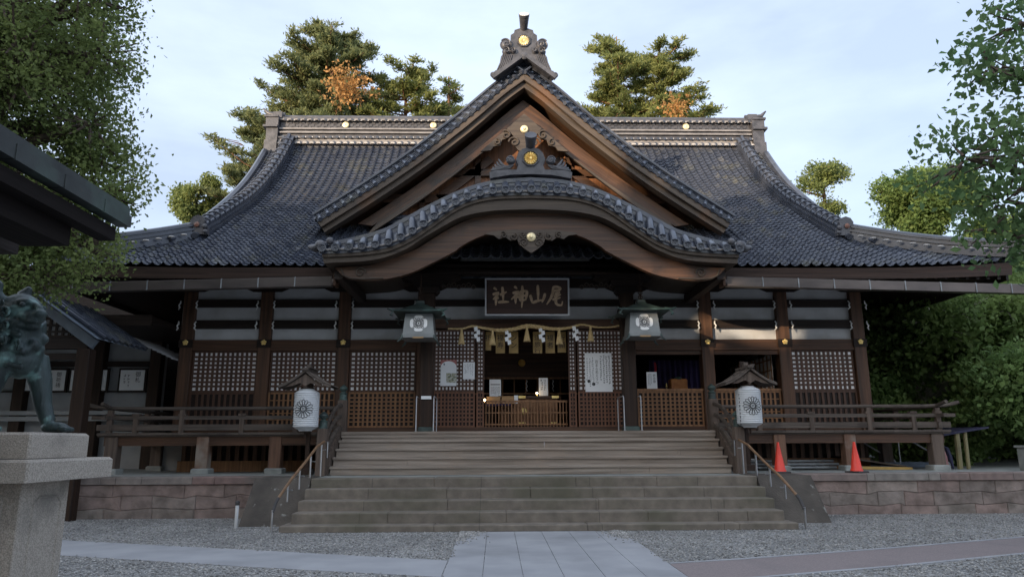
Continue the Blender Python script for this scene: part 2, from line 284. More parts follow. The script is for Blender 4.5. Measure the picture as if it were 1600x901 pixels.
class MB:
    def __init__(s): s.v = []; s.f = []; s.n = 0
    def add(s, vs, fs):
        k = s.n; s.v.extend([tuple(p) for p in vs]); s.n += len(vs)
        s.f.extend([tuple(i+k for i in q) for q in fs]); return s
    def box(s, x0, x1, y0, y1, z0, z1, rot=None, piv=None):
        vs = [(x, y, z) for z in (z0, z1) for y in (y0, y1) for x in (x0, x1)]
        if rot is not None:
            pv = Vector(piv if piv else ((x0+x1)/2, (y0+y1)/2, (z0+z1)/2)); vs = [rot @ (Vector(p)-pv)+pv for p in vs]
        return s.add(vs, [(0, 2, 3, 1), (4, 5, 7, 6), (0, 1, 5, 4), (1, 3, 7, 5), (3, 2, 6, 7), (2, 0, 4, 6)])
    def cbox(s, x0, x1, y0, y1, z0, z1, c=.02):
        # box with chamfered vertical and top edges
        vs = []
        for z, i in ((z0, 0), (z1-c, 0), (z1, c)):
            a0, a1, b0, b1 = x0+i, x1-i, y0+i, y1-i; k = c*.7
            vs += [(a0+k, b0, z), (a1-k, b0, z), (a1, b0+k, z), (a1, b1-k, z), (a1-k, b1, z), (a0+k, b1, z), (a0, b1-k, z), (a0, b0+k, z)]
        fs = [tuple(range(7, -1, -1)), tuple(range(16, 24))]
        for L_ in (0, 8):
            for i in range(8): fs.append((L_+i, L_+(i+1) % 8, L_+8+(i+1) % 8, L_+8+i))
        return s.add(vs, fs)
    def tube(s, pts, rad, n=8, cap=True, sx=1.0):
        pts = [Vector(p) for p in pts]; k = len(pts)
        rad = rad if hasattr(rad, '__len__') else [rad]*k
        vs = []; fs = []; nrm = None
        for i, p in enumerate(pts):
            t = (pts[min(i+1, k-1)]-pts[max(i-1, 0)]); t = t.normalized() if t.length > 1e-9 else Vector((0, 0, 1))
            if nrm is None:
                a = Vector((0, 0, 1)) if abs(t.z) < .9 else Vector((1, 0, 0)); nrm = (a-t*a.dot(t)).normalized()
            else:
                q = nrm-t*nrm.dot(t); nrm = q.normalized() if q.length > 1e-6 else nrm
            b = t.cross(nrm)
            for j in range(n):
                a = 2*PI*j/n; vs.append(p+(nrm*math.cos(a)+b*math.sin(a)*sx)*rad[i])
        for i in range(k-1):
            for j in range(n):
                fs.append((i*n+j, i*n+(j+1) % n, (i+1)*n+(j+1) % n, (i+1)*n+j))
        if cap: fs.append(tuple(range(n-1, -1, -1))); fs.append(tuple((k-1)*n+j for j in range(n)))
        return s.add(vs, fs)
    def lathe(s, prof, c=(0, 0, 0), n=20, axis='Z'):
        vs = []; fs = []; k = len(prof)
        for (rr, z) in prof:
            for j in range(n):
                a = 2*PI*j/n
                if axis == 'Z': vs.append((c[0]+rr*math.cos(a), c[1]+rr*math.sin(a), c[2]+z))
                else: vs.append((c[0]+rr*math.cos(a), c[1]-z, c[2]+rr*math.sin(a)))
        for i in range(k-1):
            for j in range(n): fs.append((i*n+j, i*n+(j+1) % n, (i+1)*n+(j+1) % n, (i+1)*n+j))
        fs.append(tuple(range(n-1, -1, -1))); fs.append(tuple((k-1)*n+j for j in range(n)))
        return s.add(vs, fs)
    def prism_xz(s, poly, y0, y1):
        k = len(poly); vs = [(x, y0, z) for x, z in poly]+[(x, y1, z) for x, z in poly]
        fs = [tuple(range(k)), tuple(range(2*k-1, k-1, -1))]
        fs += [(i, i+k, (i+1) % k+k, (i+1) % k) for i in range(k)]
        return s.add(vs, fs)
    def prism_xy(s, poly, z0, z1):
        k = len(poly); vs = [(x, y, z0) for x, y in poly]+[(x, y, z1) for x, y in poly]
        fs = [tuple(range(k-1, -1, -1)), tuple(range(k, 2*k))]
        fs += [(i, (i+1) % k, (i+1) % k+k, i+k) for i in range(k)]
        return s.add(vs, fs)
    def grid(s, P, closed=False):
        nr = len(P); nc = len(P[0]); vs = [p for row in P for p in row]
        fs = [(i*nc+j, i*nc+j+1, (i+1)*nc+j+1, (i+1)*nc+j) for i in range(nr-1) for j in range(nc-1)]
        return s.add(vs, fs)
    def sphere(s, c, rx, ry=None, rz=None, n=10):
        ry = ry or rx; rz = rz or rx; m = n//2; vs = []; fs = []
        for i in range(m+1):
            t = PI*i/m
            for j in range(n):
                a = 2*PI*j/n; vs.append((c[0]+rx*math.sin(t)*math.cos(a), c[1]+ry*math.sin(t)*math.sin(a), c[2]+rz*math.cos(t)))
        for i in range(m):
            for j in range(n): fs.append((i*n+j, (i+1)*n+j, (i+1)*n+(j+1) % n, i*n+(j+1) % n))
        return s.add(vs, fs)

def thing(name, label, cat, loc=(0, 0, 0), rz=0, group=None):
    o = bpy.data.objects.new(name, None); col.objects.link(o); o.empty_display_size = .1
    o.location = loc; o.rotation_euler = (0, 0, rz); o['label'] = label; o['category'] = cat; o['off'] = tuple(loc)
    if group: o['group'] = group
    return o
def finish(me, smooth, m):
    if m: me.materials.append(m)
    me.validate(clean_customdata=False)
    if smooth:
        me.polygons.foreach_set('use_smooth', [True]*len(me.polygons))
        try: me.set_sharp_from_angle(angle=R(38))
        except Exception: pass
    me.update()
def part(name, mb, m, parent=None, smooth=False, world=True, bevel=0):
    """one mesh object; coordinates are world ones unless world is False"""
    me = bpy.data.meshes.new(name)
    off = (0, 0, 0)
    if parent is not None and world: off = tuple(parent.get('off', (0, 0, 0)))
    vs = [(p[0]-off[0], p[1]-off[1], p[2]-off[2]) for p in mb.v]
    me.from_pydata(vs, [], mb.f); finish(me, smooth, m)
    o = bpy.data.objects.new(name, me); col.objects.link(o)
    if parent is not None: o.parent = parent; o['off'] = off
    if bevel:
        b = o.modifiers.new('bevel', 'BEVEL'); b.width = bevel; b.segments = 2; b.limit_method = 'ANGLE'
    return o
def single(name, mb, m, label, cat, group=None, smooth=False, bevel=0):
    o = part(name, mb, m, None, smooth, bevel=bevel); o['label'] = label; o['category'] = cat
    if group: o['group'] = group
    return o
def structure(name, mb, m, kind='structure'):
    o = part(name, mb, m); o['kind'] = kind; return o
def copy_tree(o, parent=None):
    c = o.copy(); col.objects.link(c)
    if parent is not None: c.parent = parent
    for ch in [x for x in bpy.data.objects if x.parent == o]: copy_tree(ch, c)
    return c
def lerp(a, b, t): return a+(b-a)*t
def interp(pts, x):
    if x <= pts[0][0]: return pts[0][1]
    for (a, b), (c, d) in zip(pts, pts[1:]):
        if x <= c: return b+(d-b)*(x-a)/(c-a)
    return pts[-1][1]
def smoothcurve(pts, n=60):
    """Catmull-Rom through points (t increasing in x), resampled evenly in x"""
    P_ = [Vector(p) for p in pts]; P_ = [P_[0]*2-P_[1]]+P_+[P_[-1]*2-P_[-2]]
    o = []
    for i in range(1, len(P_)-2):
        for k in range(16):
            t = k/16; a, b, c, d = P_[i-1:i+3]
            o.append(.5*((2*b)+(-a+c)*t+(2*a-5*b+4*c-d)*t*t+(-a+3*b-3*c+d)*t**3))
    o.append(P_[-2]); oo = [(p[0], p[1]) for p in o]
    x0, x1 = oo[0][0], oo[-1][0]
    return [(lerp(x0, x1, k/n), interp(oo, lerp(x0, x1, k/n))) for k in range(n+1)]
def mirror(pts): return pts+[(-x, z) for x, z in reversed(pts[:-1])]

def text_obj(name, body, size, m, parent, loc, thick=.004, vertical=False, label=None, bold=0.0, world=True):
    mb = MB(); items = [(ch, i) for i, ch in enumerate(body)] if vertical else [(body, 0)]
    for ch, i in items:
        if ch == ' ': continue
        c = bpy.data.curves.new('glyph', 'FONT'); c.body = ch; c.size = size; c.align_x = 'CENTER'; c.align_y = 'CENTER'; c.resolution_u = 2; c.offset = bold
        t = bpy.data.objects.new('glyph', c); col.objects.link(t); bpy.context.view_layer.update()
        me = bpy.data.meshes.new_from_object(t.evaluated_get(bpy.context.evaluated_depsgraph_get()))
        z = -i*size*1.02 if vertical else 0
        mb.add([(loc[0]+v.co.x, loc[1]-thick, loc[2]+z+v.co.y) for v in me.vertices], [tuple(p.vertices) for p in me.polygons])
        bpy.data.objects.remove(t); bpy.data.curves.remove(c); bpy.data.meshes.remove(me)
    return part(name, mb, m, parent, world=world)

# ------------------------------------------------------------------ ground
g = MB(); g.box(-400, 400, -200, 600, -.3, 0); structure('gravel_ground', g, M['gravel'])
p = MB()
nst = 6
for i in range(nst):
    a = -1.5+3.0*i/nst; b = -1.5+3.0*(i+1)/nst; c = 0.004
    k = 0.12 if i in (0, 5) else 0
    p.box(a+c, b-c, -6, 13.9-k, -.05, .012)
structure('paved_path', p, M['paving'])
def rounded_corners():
    s = MB()
    s.prism_xy([(-1.51, 10.62), (-1.51, 9.35), (-4.2, 10.25), (-7.1, 11.32), (-12, 13.2), (-12, 14.75), (-7.93, 13.02), (-4.4, 11.72)], -.05, .008)
    return s
structure('side_path', rounded_corners(), M['paving'])
s = MB(); s.prism_xy([(1.51, 8.9), (4.4, 9.9), (7.0, 10.95), (16, 14.6), (16, 16.2), (8.2, 12.62), (5.0, 11.35), (2.6, 10.5), (1.51, 10.18)], -.05, .008)
structure('reddish_side_path', s, M['redpave'])
s = MB()
def strip(mb, pts, wd, z0, z1):
    for (a, b), (c, d) in zip(pts, pts[1:]):
        t = Vector((c-a, d-b)).normalized(); nn = Vector((-t.y, t.x))*wd
        mb.prism_xy([(a, b), (c, d), (c+nn.x, d+nn.y), (a+nn.x, b+nn.y)], z0, z1)
strip(s, [(1.52, 10.19), (2.6, 10.51), (5.0, 11.36), (8.2, 12.63), (16, 16.21)], .07, -.05, .014)
strip(s, [(1.52, 8.82), (4.4, 9.82), (7.0, 10.87), (16, 14.52)], .07, -.05, .014)
structure('path_edging', s, M['paving'])

rg0 = np.random.default_rng(77); NPB = 42000
yy_ = 8.6+8.1*rg0.random(NPB)**1.0; xx_ = (rg0.random(NPB)*2-1)*(yy_*.80+1)
keep_ = np.ones(NPB, bool)
keep_ &= ~((np.abs(xx_) < 1.5+.12*(rg0.random(NPB)-.7)) & (yy_ < 13.95))
keep_ &= ~((np.abs(xx_) < 4.75) & (yy_ > 13.95)); keep_ &= ~((np.abs(xx_) < 6.0) & (yy_ > 14.95))
lp = [(-1.5, 9.35, 10.62), (-4.2, 10.25, 11.65), (-7.1, 11.32, 12.7), (-12, 13.2, 14.75)]
lo_ = np.interp(-xx_, [-a for a, _, _ in lp], [b for _, b, _ in lp]); hi_ = np.interp(-xx_, [-a for a, _, _ in lp], [c for _, _, c in lp])
keep_ &= ~((xx_ < -1.4) & (yy_ > lo_+rg0.normal(0, .03, NPB)) & (yy_ < hi_-rg0.exponential(.03, NPB)))
rpp = [(1.5, 8.85, 10.2), (2.6, 9.2, 10.55), (5, 10.1, 11.38), (8.2, 11.4, 12.68), (16, 14.6, 16.28)]
lo_ = np.interp(xx_, [a for a, _, _ in rpp], [b for _, b, _ in rpp]); hi_ = np.interp(xx_, [a for a, _, _ in rpp], [c for _, _, c in rpp])
keep_ &= ~((xx_ > 1.4) & (yy_ > lo_) & (yy_ < hi_))
# loose stones spill over the far corners of the paths
sp_ = (rg0.random(NPB) < .05); xx_ = xx_[keep_]; yy_ = yy_[keep_]; NPB = len(xx_)
ex = 1300; ang = rg0.choice([-1, 1], ex); cxx = ang*(1.5-np.abs(rg0.normal(0, .16, ex))); cyy = 13.9-np.abs(rg0.normal(0, .55, ex)); xx_ = np.concatenate([xx_, cxx]); yy_ = np.concatenate([yy_, cyy]); NPB = len(xx_)
OC = np.array([(1, 0, 0), (0, 1, 0), (-1, 0, 0), (0, -1, 0), (0, 0, .8), (0, 0, -.5)], float); OF = np.array([(0, 1, 4), (1, 2, 4), (2, 3, 4), (3, 0, 4), (1, 0, 5), (2, 1, 5), (3, 2, 5), (0, 3, 5)])
an = rg0.random(NPB)*6.28; sc_ = rg0.uniform(.008, .021, (NPB, 1, 1))*rg0.uniform(.7, 1.3, (NPB, 1, 3)); V_ = OC[None]*sc_; V_ += rg0.normal(0, .002, V_.shape)
ca, sa = np.cos(an)[:, None], np.sin(an)[:, None]; VX = V_[..., 0]*ca-V_[..., 1]*sa+xx_[:, None]; VY = V_[..., 0]*sa+V_[..., 1]*ca+yy_[:, None]; VZ_ = V_[..., 2]+.006+(np.abs(xx_) < 1.5)[:, None]*.01
VV_ = np.stack([VX, VY, VZ_], -1).reshape(-1, 3); FF_ = (OF[None]+(np.arange(NPB)*6)[:, None, None]).reshape(-1)
me = bpy.data.meshes.new('loose_pebbles'); me.vertices.add(len(VV_)); me.vertices.foreach_set('co', VV_.astype(np.float32).ravel()); me.loops.add(len(FF_)); me.loops.foreach_set('vertex_index', FF_.astype(np.int32)); nf_ = len(FF_)//3
me.polygons.add(nf_); me.polygons.foreach_set('loop_start', np.arange(0, nf_*3, 3, dtype=np.int32)); me.polygons.foreach_set('loop_total', np.full(nf_, 3, dtype=np.int32)); me.update(calc_edges=True)
M['pebble'] = mat('pebble_stone', (.31, .30, .285), (.22, .215, .205), .8, 3, island=.55); me.materials.append(M['pebble'])
ob = bpy.data.objects.new('loose_pebbles', me); col.objects.link(ob); ob['kind'] = 'stuff'

# ------------------------------------------------------------------ terrace, stone stairs
T_Z = .90
terr = thing('stone_terrace', 'reddish brown polygonal stone retaining wall and terrace carrying the shrine hall', 'retaining wall', (0, 17, 0))
t = MB(); t.box(-60, -5.95, 16.86, 17.0, 0, .74); t.box(5.95, 60, 16.86, 17.0, 0, .74); part('wall_core', t, mat('joint_earth', (.24, .20, .175), (.17, .14, .122), .9, 5), terr)
M['wallstone'] = bpy.data.materials.new('red_brown_wall_stone'); m_ = M['wallstone']; m_.use_nodes = True
n = m_.node_tree; P = n.nodes['Principled BSDF']; P.inputs['Roughness'].default_value = .88; LK = n.links.new
g_ = n.nodes.new('ShaderNodeNewGeometry'); rp_ = n.nodes.new('ShaderNodeValToRGB'); e = rp_.color_ramp.elements
e[0].color = (.235, .175, .155, 1); e[1].color = (.24, .205, .18, 1)
for q, c_ in ((.2, (.27, .20, .175)), (.4, (.22, .185, .165)), (.55, (.29, .245, .215)), (.7, (.25, .18, .16)), (.85, (.21, .17, .15))): k_ = e.new(q); k_.color = (*c_, 1)
LK(g_.outputs['Random Per Island'], rp_.inputs[0])
tc_ = n.nodes.new('ShaderNodeTexCoord'); no_ = n.nodes.new('ShaderNodeTexNoise'); no_.inputs['Scale'].default_value = 3.5; no_.inputs['Detail'].default_value = 10; LK(tc_.outputs['Object'], no_.inputs['Vector'])
r2_ = n.nodes.new('ShaderNodeValToRGB'); r2_.color_ramp.elements[0].color = (.5, .5, .48, 1); r2_.color_ramp.elements[0].position = .32; r2_.color_ramp.elements[1].position = .66; r2_.color_ramp.elements[1].color = (1.1, 1.1, 1.1, 1); LK(no_.outputs['Fac'], r2_.inputs[0])
mu_ = n.nodes.new('ShaderNodeMix'); mu_.data_type = 'RGBA'; mu_.blend_type = 'MULTIPLY'; mu_.inputs['Factor'].default_value = .9; LK(rp_.outputs[0], mu_.inputs['A']); LK(r2_.outputs[0], mu_.inputs['B']); LK(mu_.outputs['Result'], P.inputs['Base Color'])
b_ = n.nodes.new('ShaderNodeBump'); b_.inputs['Strength'].default_value = .7; b_.inputs['Distance'].default_value = .03; n5 = n.nodes.new('ShaderNodeTexNoise'); n5.inputs['Scale'].default_value = 14; n5.inputs['Detail'].default_value = 6; LK(tc_.outputs['Object'], n5.inputs['Vector']); LK(n5.outputs['Fac'], b_.inputs['Height']); LK(b_.outputs[0], P.inputs['Normal'])
random.seed(14)
for sgn in (-1, 1):
    t = MB()
    def joints(w0, w1, x0=5.97):
        o_ = [x0]
        while o_[-1] < 22: o_.append(o_[-1]+random.uniform(w0, w1))
        return o_
    rows_ = [joints(.6, 1.1), joints(.6, 1.15), joints(.8, 1.7)]
    def course(a, b, z, amp):
        xs_ = sorted([(x, 1) for x in a]+[(x, -1) for x in b]); o_ = []
        for x, k_ in xs_:
            if o_ and x-o_[-1][0] < .09: continue
            o_.append((x, z+k_*amp*random.uniform(.4, 1.2)))
        return o_
    lines_ = [[(x, -.03) for x in (5.97, 23)], course(rows_[0], rows_[1], .20, .03), course(rows_[1], rows_[2], .47, .035), [(x, .735) for x in (5.97, 23)]]
    def seg(line, x0, x1): return [(x0, interp(line, x0))]+[p_ for p_ in line if x0+.02 < p_[0] < x1-.02]+[(x1, interp(line, x1))]
    def stone(poly):
        cx = sum(p_[0] for p_ in poly)/len(poly); cz = sum(p_[1] for p_ in poly)/len(poly); yo = random.uniform(-.012, .0)
        def ins(d): return [(sgn*(p_[0]+(cx-p_[0])*d/max(.15, abs(cx-p_[0])+.1)), p_[1]+(cz-p_[1])*d/max(.12, abs(cz-p_[1])+.05)) for p_ in poly]
        o1, o2 = ins(.003), ins(.022); k = len(poly)
        vs = [(x, 16.85, z) for x, z in o1]+[(x, 16.83+yo, z) for x, z in o1]+[(x, 16.815+yo, z) for x, z in o2]
        fs = [(i+a*k, (i+1) % k+a*k, (i+1) % k+(a+1)*k, i+(a+1)*k) for a in (0, 1) for i in range(k)]+[tuple(range(2*k, 3*k))]
        t.add(vs, fs)
    for r_i in range(3):
        for x0, x1 in zip(rows_[r_i], rows_[r_i][1:]): stone(seg(lines_[r_i], x0, x1)+seg(lines_[r_i+1], x0, x1)[::-1])
    part('wall_stones', t, M['wallstone'], terr)
t = MB()
random.seed(3)
for sgn in (-1, 1):
    t = MB(); x = 5.97
    while x < 40:
        wdt = random.uniform(.9, 2.1); a, b = sgn*x, sgn*(x+wdt-.006); a, b = min(a, b), max(a, b)
        t.cbox(a, b, 16.76+random.uniform(-.008, .008), 17.25, .74, T_Z+random.uniform(-.004, .006), .018); x += wdt
    part('coping', t, M['cap'], terr)
t = MB(); t.box(-60, 60, 17.25, 60, .3, T_Z-.004); t.box(-5.95, 5.95, 15.95, 17.25, .3, T_Z-.008); part('terrace_floor', t, M['terrace'], terr)

ss = thing('stone_stairs', 'five broad weathered grey stone steps with dark cheek walls below the wooden stairs', 'stairs', (0, 14, 0))
ys = [14.0, 14.36, 14.80, 15.25, 15.70]; zs = [.12, .315, .51, .705, .90]
for i in range(5):
    hw = 4.86 if i == 0 else 4.74
    t = MB(); x = -hw; k = 0; random.seed(20+i)
    while x < hw-.01:
        wdt = random.uniform(1.6, 3.0); xe = min(x+wdt, hw)
        if hw-xe < .6: xe = hw
        t.cbox(x, xe-.0025, ys[i]+random.uniform(-.006, .006), 16.0-(.0 if i == 4 else .3)+.2, (zs[i-1]-.05 if i else -.05), zs[i]+random.uniform(-.004, .004), .016); x = xe
    part('step', t, M['stonestep'], ss)
for sg in (-1, 1):
    t = MB()
    xi, xo = sg*4.75, sg*5.96
    fr = [(xi, 14.95, -.05), (xo, 14.95, -.05), (sg*5.98, 15.9, .9), (xi, 15.9, .9)]
    xi0 = xi
    vs = [(xi, 15.05, -.05), (sg*5.98, 15.05, -.05), (xi, 15.75, T_Z+.006), (sg*5.92, 15.75, T_Z+.006), (xi, 16.9, -.05), (sg*6.02, 16.9, -.05), (xi, 16.9, T_Z+.006), (sg*5.94, 16.9, T_Z+.006)]
    fs = [(0, 1, 3, 2), (4, 6, 7, 5), (2, 3, 7, 6), (1, 5, 7, 3), (0, 2, 6, 4)]
    if sg < 0: fs = [tuple(reversed(q)) for q in fs]
    t.add(vs, fs); part('cheek_wall', t, M['cheek'], ss)

# ------------------------------------------------------------------ HALL
hall = thing('shrine_hall', 'large wooden shrine hall with blue grey tiled roofs, triangular gable and curved porch', 'shrine', (0, 19.9, .9))
YW = 19.9                     # front wall line
XP = [-9.35, -7.22, -5.05, -2.87, 2.87, 5.05, 7.22, 9.35]
VZ = 1.90                     # veranda floor

# veranda deck
t = MB(); x = -10.75
t.box(-10.75, 10.75, 18.42, 20.0, VZ-.10, VZ-.012)
t.box(-10.75, -9.2, 20.0, 30, VZ-.10, VZ-.012); t.box(9.2, 10.75, 20.0, 30, VZ-.10, VZ-.012)
while x < 10.7:
    t.box(x+.003, x+.247, 18.36, 19.98, VZ-.06, VZ+random.uniform(-.002, .003)); x += .25
part('veranda_deck', t, M['old_x'], hall)
for sg in (-1, 1):
    a, b = sorted((sg*4.95, sg*10.6))
    t = MB(); t.box(a, b, 18.46, 18.62, VZ-.32, VZ-.10); part('veranda_beam', t, M['wood_x'], hall)
    t = MB(); c, d = sorted((sg*10.45, sg*10.6)); t.box(c, d, 18.64, 29, VZ-.32, VZ-.10); part('veranda_beam', t, M['wood_y'], hall)
def vpost(x, y):
    t = MB(); t.cbox(x-.15, x+.15, y-.14, y+.14, 1.03, VZ-.10, .02); o = part('veranda_post', t, M['old_z'] if abs(x) > 9 else M['postfade'], hall)
    t = MB(); t.cbox(x-.22, x+.22, y-.2, y+.2, .88, 1.03, .03); part('base_stone', t, M['terrace'], o)
M['postfade'] = mat('weathered_post_wood', (.19, .10, .06), (.09, .045, .028), .7, 1.5, (6, 6, .5), .3, 5, c3=(.24, .20, .165), s3=1.2, t3=(.55, .68))
for sg in (-1, 1):
    for x in (6.35, 8.15, 9.95+.45): vpost(sg*x, 18.55)
    for y in (21, 24, 27): vpost(sg*10.4, y)
# slatted skirting under the wall
for sg in (-1, 1):
    a, b = sorted((sg*5.0, sg*9.3))
    t = MB(); t.box(a, b, 19.75, 19.85, .9, 1.18); t.box(a, b, 19.75, 19.85, 1.7, 1.82)
    part('skirting_rail', t, M['lat'], hall)
    t = MB(); x = a+.08
    while x < b: t.box(x, x+.11, 19.78, 19.83, 1.18, 1.7); x += .235
    part('skirting_slats', t, M['wood_z'], hall)
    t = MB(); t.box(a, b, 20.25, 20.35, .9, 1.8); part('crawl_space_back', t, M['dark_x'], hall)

# wooden stairs
NS = 5
for i in range(NS):
    z1 = lerp(.90, VZ-.0, (i+1)/NS); y0 = 17.2+.29*i
    zt = z1-(.01 if i == NS-1 else 0)
    t = MB(); t.cbox(-4.70, 4.70, y0-.035, y0+.33, zt-.055, zt, .012)
    part('stair_tread', t, M['stair'], hall)
    t = MB(); random.seed(i); xs = sorted([-4.68, 4.68]+[random.uniform(-4, 4) for _ in range(2)])
    for a, b in zip(xs, xs[1:]): t.box(a, b-.006, y0+random.uniform(0, .004), y0+.05, lerp(.90, VZ, i/NS), zt-.055)
    part('stair_riser', t, M['stair'], hall)
t = MB(); t.box(-4.7, 4.7, 18.34, 18.47, VZ-.14, VZ+.006); part('top_sill', t, M['stair'], hall)

GIB = [(.0, .0), (.115, 0), (.115, .04), (.10, .05), (.10, .17), (.115, .19), (.10, .21), (.085, .215), (.06, .235), (.06, .255), (.105, .30), (.118, .34), (.10, .39), (.055, .425), (.02, .455), (.0, .47)]
for sg in (-1, 1):
    # lower newel and upper newel
    for (px, py, z0, z1, s_) in ((4.87, 17.12, T_Z, 1.98, .85), (4.75, 18.62, VZ, 2.72, .85)):
        t = MB(); t.cbox(sg*px-.115, sg*px+.115, py-.115, py+.115, z0, z1-.02, .015); o = part('newel_post', t, M['old_z'], hall)
        t = MB(); t.lathe([(a*.98*s_*1.1, b*s_) for a, b in GIB], (sg*px, py, z1-.02)); part('post_cap', t, M['copper'], o, smooth=True)
    for h0, h1, rr, sag in ((.82, .78, .055, .02), (.52, .50, .05, .0), (.2, .2, .075, -.05)):
        t = MB(); pts = []
        for k in range(13):
            q = k/12; y = lerp(17.24, 18.5, q); z = lerp(T_Z+h0+.15, VZ+h1-.1, q)+math.sin(q*PI)*.16
            pts.append((sg*lerp(4.86, 4.76, q), y, z))
        t.tube(pts, rr, 8, sx=.8); part('stair_handrail', t, M['old_x'], hall, smooth=True)
    # stringer
    t = MB(); t.add([(sg*4.72, 17.2, .9), (sg*4.72, 17.2, 1.28), (sg*4.72, 18.5, 2.12), (sg*4.72, 18.5, 1.7),
                     (sg*4.80, 17.2, .9), (sg*4.80, 17.2, 1.28), (sg*4.80, 18.5, 2.12), (sg*4.80, 18.5, 1.7)],
                    [(0, 1, 2, 3), (7, 6, 5, 4), (1, 5, 6, 2), (0, 4, 5, 1)]); part('stair_stringer', t, M['old_z'], hall)
    # veranda railing
    a, b = sorted((sg*4.85, sg*10.95)); 
    for z, h, y, name, rnd in ((2.50, .042, 18.55, 'top_rail', 1), (2.27, .045, 18.55, 'middle_rail', 0), (2.03, .075, 18.55, 'bottom_rail', 0)):
        t = MB()
        if rnd:
            end = sg*11.15; t.tube([(sg*4.85, y, z), (sg*10.2, y, z), (sg*10.8, y, z+.02), (end, y, z+.10)], .046, 8)
            t.tube([(sg*10.55, 18.1, z+.10), (sg*10.55, 18.5, z+.02), (sg*10.55, 19, z), (sg*10.55, 29, z)], .046, 8)
        else:
            e = .25 if name == 'middle_rail' else .1
            c, d = sorted((sg*4.85, sg*(10.75+e))); t.box(c, d, y-.045, y+.045, z-h, z+h)
            t.box(sg*10.55-.045, sg*10.55+.045, y-.35 if e > .2 else y-.1, 29, z-h-.004, z+h-.004)
        part(name, t, M['old_x'], hall, smooth=bool(rnd))
    for x in (5.9, 7.25, 8.75, 9.9, 10.55): # rail posts
        t = MB(); hgt = 2.46 if x != 7.25 and x != 9.9 else 2.24
        t.cbox(sg*x-.06, sg*x+.06, 18.49, 18.61, VZ, hgt, .01); t.box(sg*x-.09, sg*x+.09, 18.48, 18.62, 2.315, 2.37)
        part('rail_post', t, M['old_z'], hall)
    for y in (20.5, 22.5, 24.5, 26.5):
        t = MB(); t.cbox(sg*10.55-.06, sg*10.55+.06, y-.06, y+.06, VZ, 2.46, .01); part('rail_post', t, M['old_z'], hall)

# pillars
for x in XP:
    if abs(x) < 3: continue
    t = MB(); t.cbox(x-.17, x+.17, YW-.17, YW+.17, VZ, 6.1, .02); part('pillar', t, M['wood_z'], hall)
for sg in (-1, 1):
    t = MB(); t.cbox(sg*2.87-.16, sg*2.87+.16, YW-.14, YW+.14, VZ, 6.1, .02); part('pillar', t, M['wood_z'], hall)
    t = MB(); t.cbox(sg*2.64-.175, sg*2.64+.175, 18.62, 18.97, VZ, 5.6, .03); o = part('porch_pillar', t, M['dark_z'], hall)
    t = MB(); t.cbox(sg*2.64-.2, sg*2.64+.2, 18.6, 18.99, VZ, VZ+.12, .02); part('pillar_shoe', t, M['copper'], o)
    for y in (23.5, 27, 30.5):
        t = MB(); t.cbox(sg*9.35-.17, sg*9.35+.17, y-.17, y+.17, VZ, 6.1, .02); part('pillar', t, M['wood_z'], hall)
# side walls
for sg in (-1, 1):
    for y0, y1 in ((20.07, 23.33), (23.67, 26.83), (27.17, 30.33)):
        t = MB(); t.box(sg*9.35-.05, sg*9.35+.05, y0, y1, VZ, 4.2); part('side_panel', t, M['latd'], hall)
        t = MB(); t.box(sg*9.35-.04, sg*9.35+.04, y0, y1, 4.2, 6.1); part('side_plaster', t, M['plaster'], hall)
# horizontal beams on the front wall (segment per bay so they butt against pillars)
bays = [(XP[i], XP[i+1]) for i in range(7)]
for i, (a, b) in enumerate(bays):
    a2, b2 = a+.17, b-.17
    rows = [(VZ-.01, VZ+.14, 'wood_x', .12)]
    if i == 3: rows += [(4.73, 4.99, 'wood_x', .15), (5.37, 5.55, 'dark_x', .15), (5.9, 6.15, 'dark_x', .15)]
    else: rows += [(4.12, 4.42, 'wood_x', .14), (4.74, 4.97, 'dark_x', .15), (5.34, 5.55, 'dark_x', .15), (5.88, 6.15, 'dark_x', .15)]  # upper beams get darker wood: eave shade put into their colour
    for z0, z1, m_, d in rows:
        t = MB(); t.box(a2, b2, YW-d, YW+.1, z0, z1); part('beam', t, M[m_], hall)
    pl = [(4.99, 5.37), (5.55, 5.9)] if i == 3 else [(4.42, 4.74), (4.97, 5.34), (5.55, 5.88)]
    for z0, z1 in pl:
        t = MB(); t.box(a2, b2, YW-.03, YW+.05, z0, z1); part('plaster_panel', t, M['plaster'], hall)
# long outer rail (nageshi) with gilt flower studs
for x in XP:
    if abs(x) < 3: continue
    t = MB(); t.box(x-.19, x+.19, YW-.2, YW-.172, 4.2, 4.42); o = part('beam_joint', t, M['dark_x'], hall)
    t = MB()
    for k in range(5):
        a = PI/2+2*PI*k/5; t.sphere((x+.045*math.cos(a), YW-.215, 4.34+.045*math.sin(a)), .036, .014, .036, 10)
    t.sphere((x, YW-.225, 4.34), .022, .015, .022, 8)
    part('flower_stud', t, M['gold'], hall, smooth=True)
# painted white carved beam noses beside the pillars
for x in XP:
    for sg in (-1, 1):
        if abs(x) < 3 and sg*x < 0: continue
        for zb in (4.97, 5.55):
            if zb == 4.97 and abs(x) < 3: pass
            t = MB(); xx = x+sg*.235
            pts = [(xx, YW-.2, zb-.05), (xx-sg*.02, YW-.24, zb-.12), (xx+sg*.015, YW-.26, zb-.18), (xx-sg*.015, YW-.25, zb-.24), (xx+sg*.03, YW-.22, zb-.30)]
            t.tube(pts, [.018, .022, .02, .024, .012], 6); part('beam_nose', t, M['white'], hall, smooth=True)
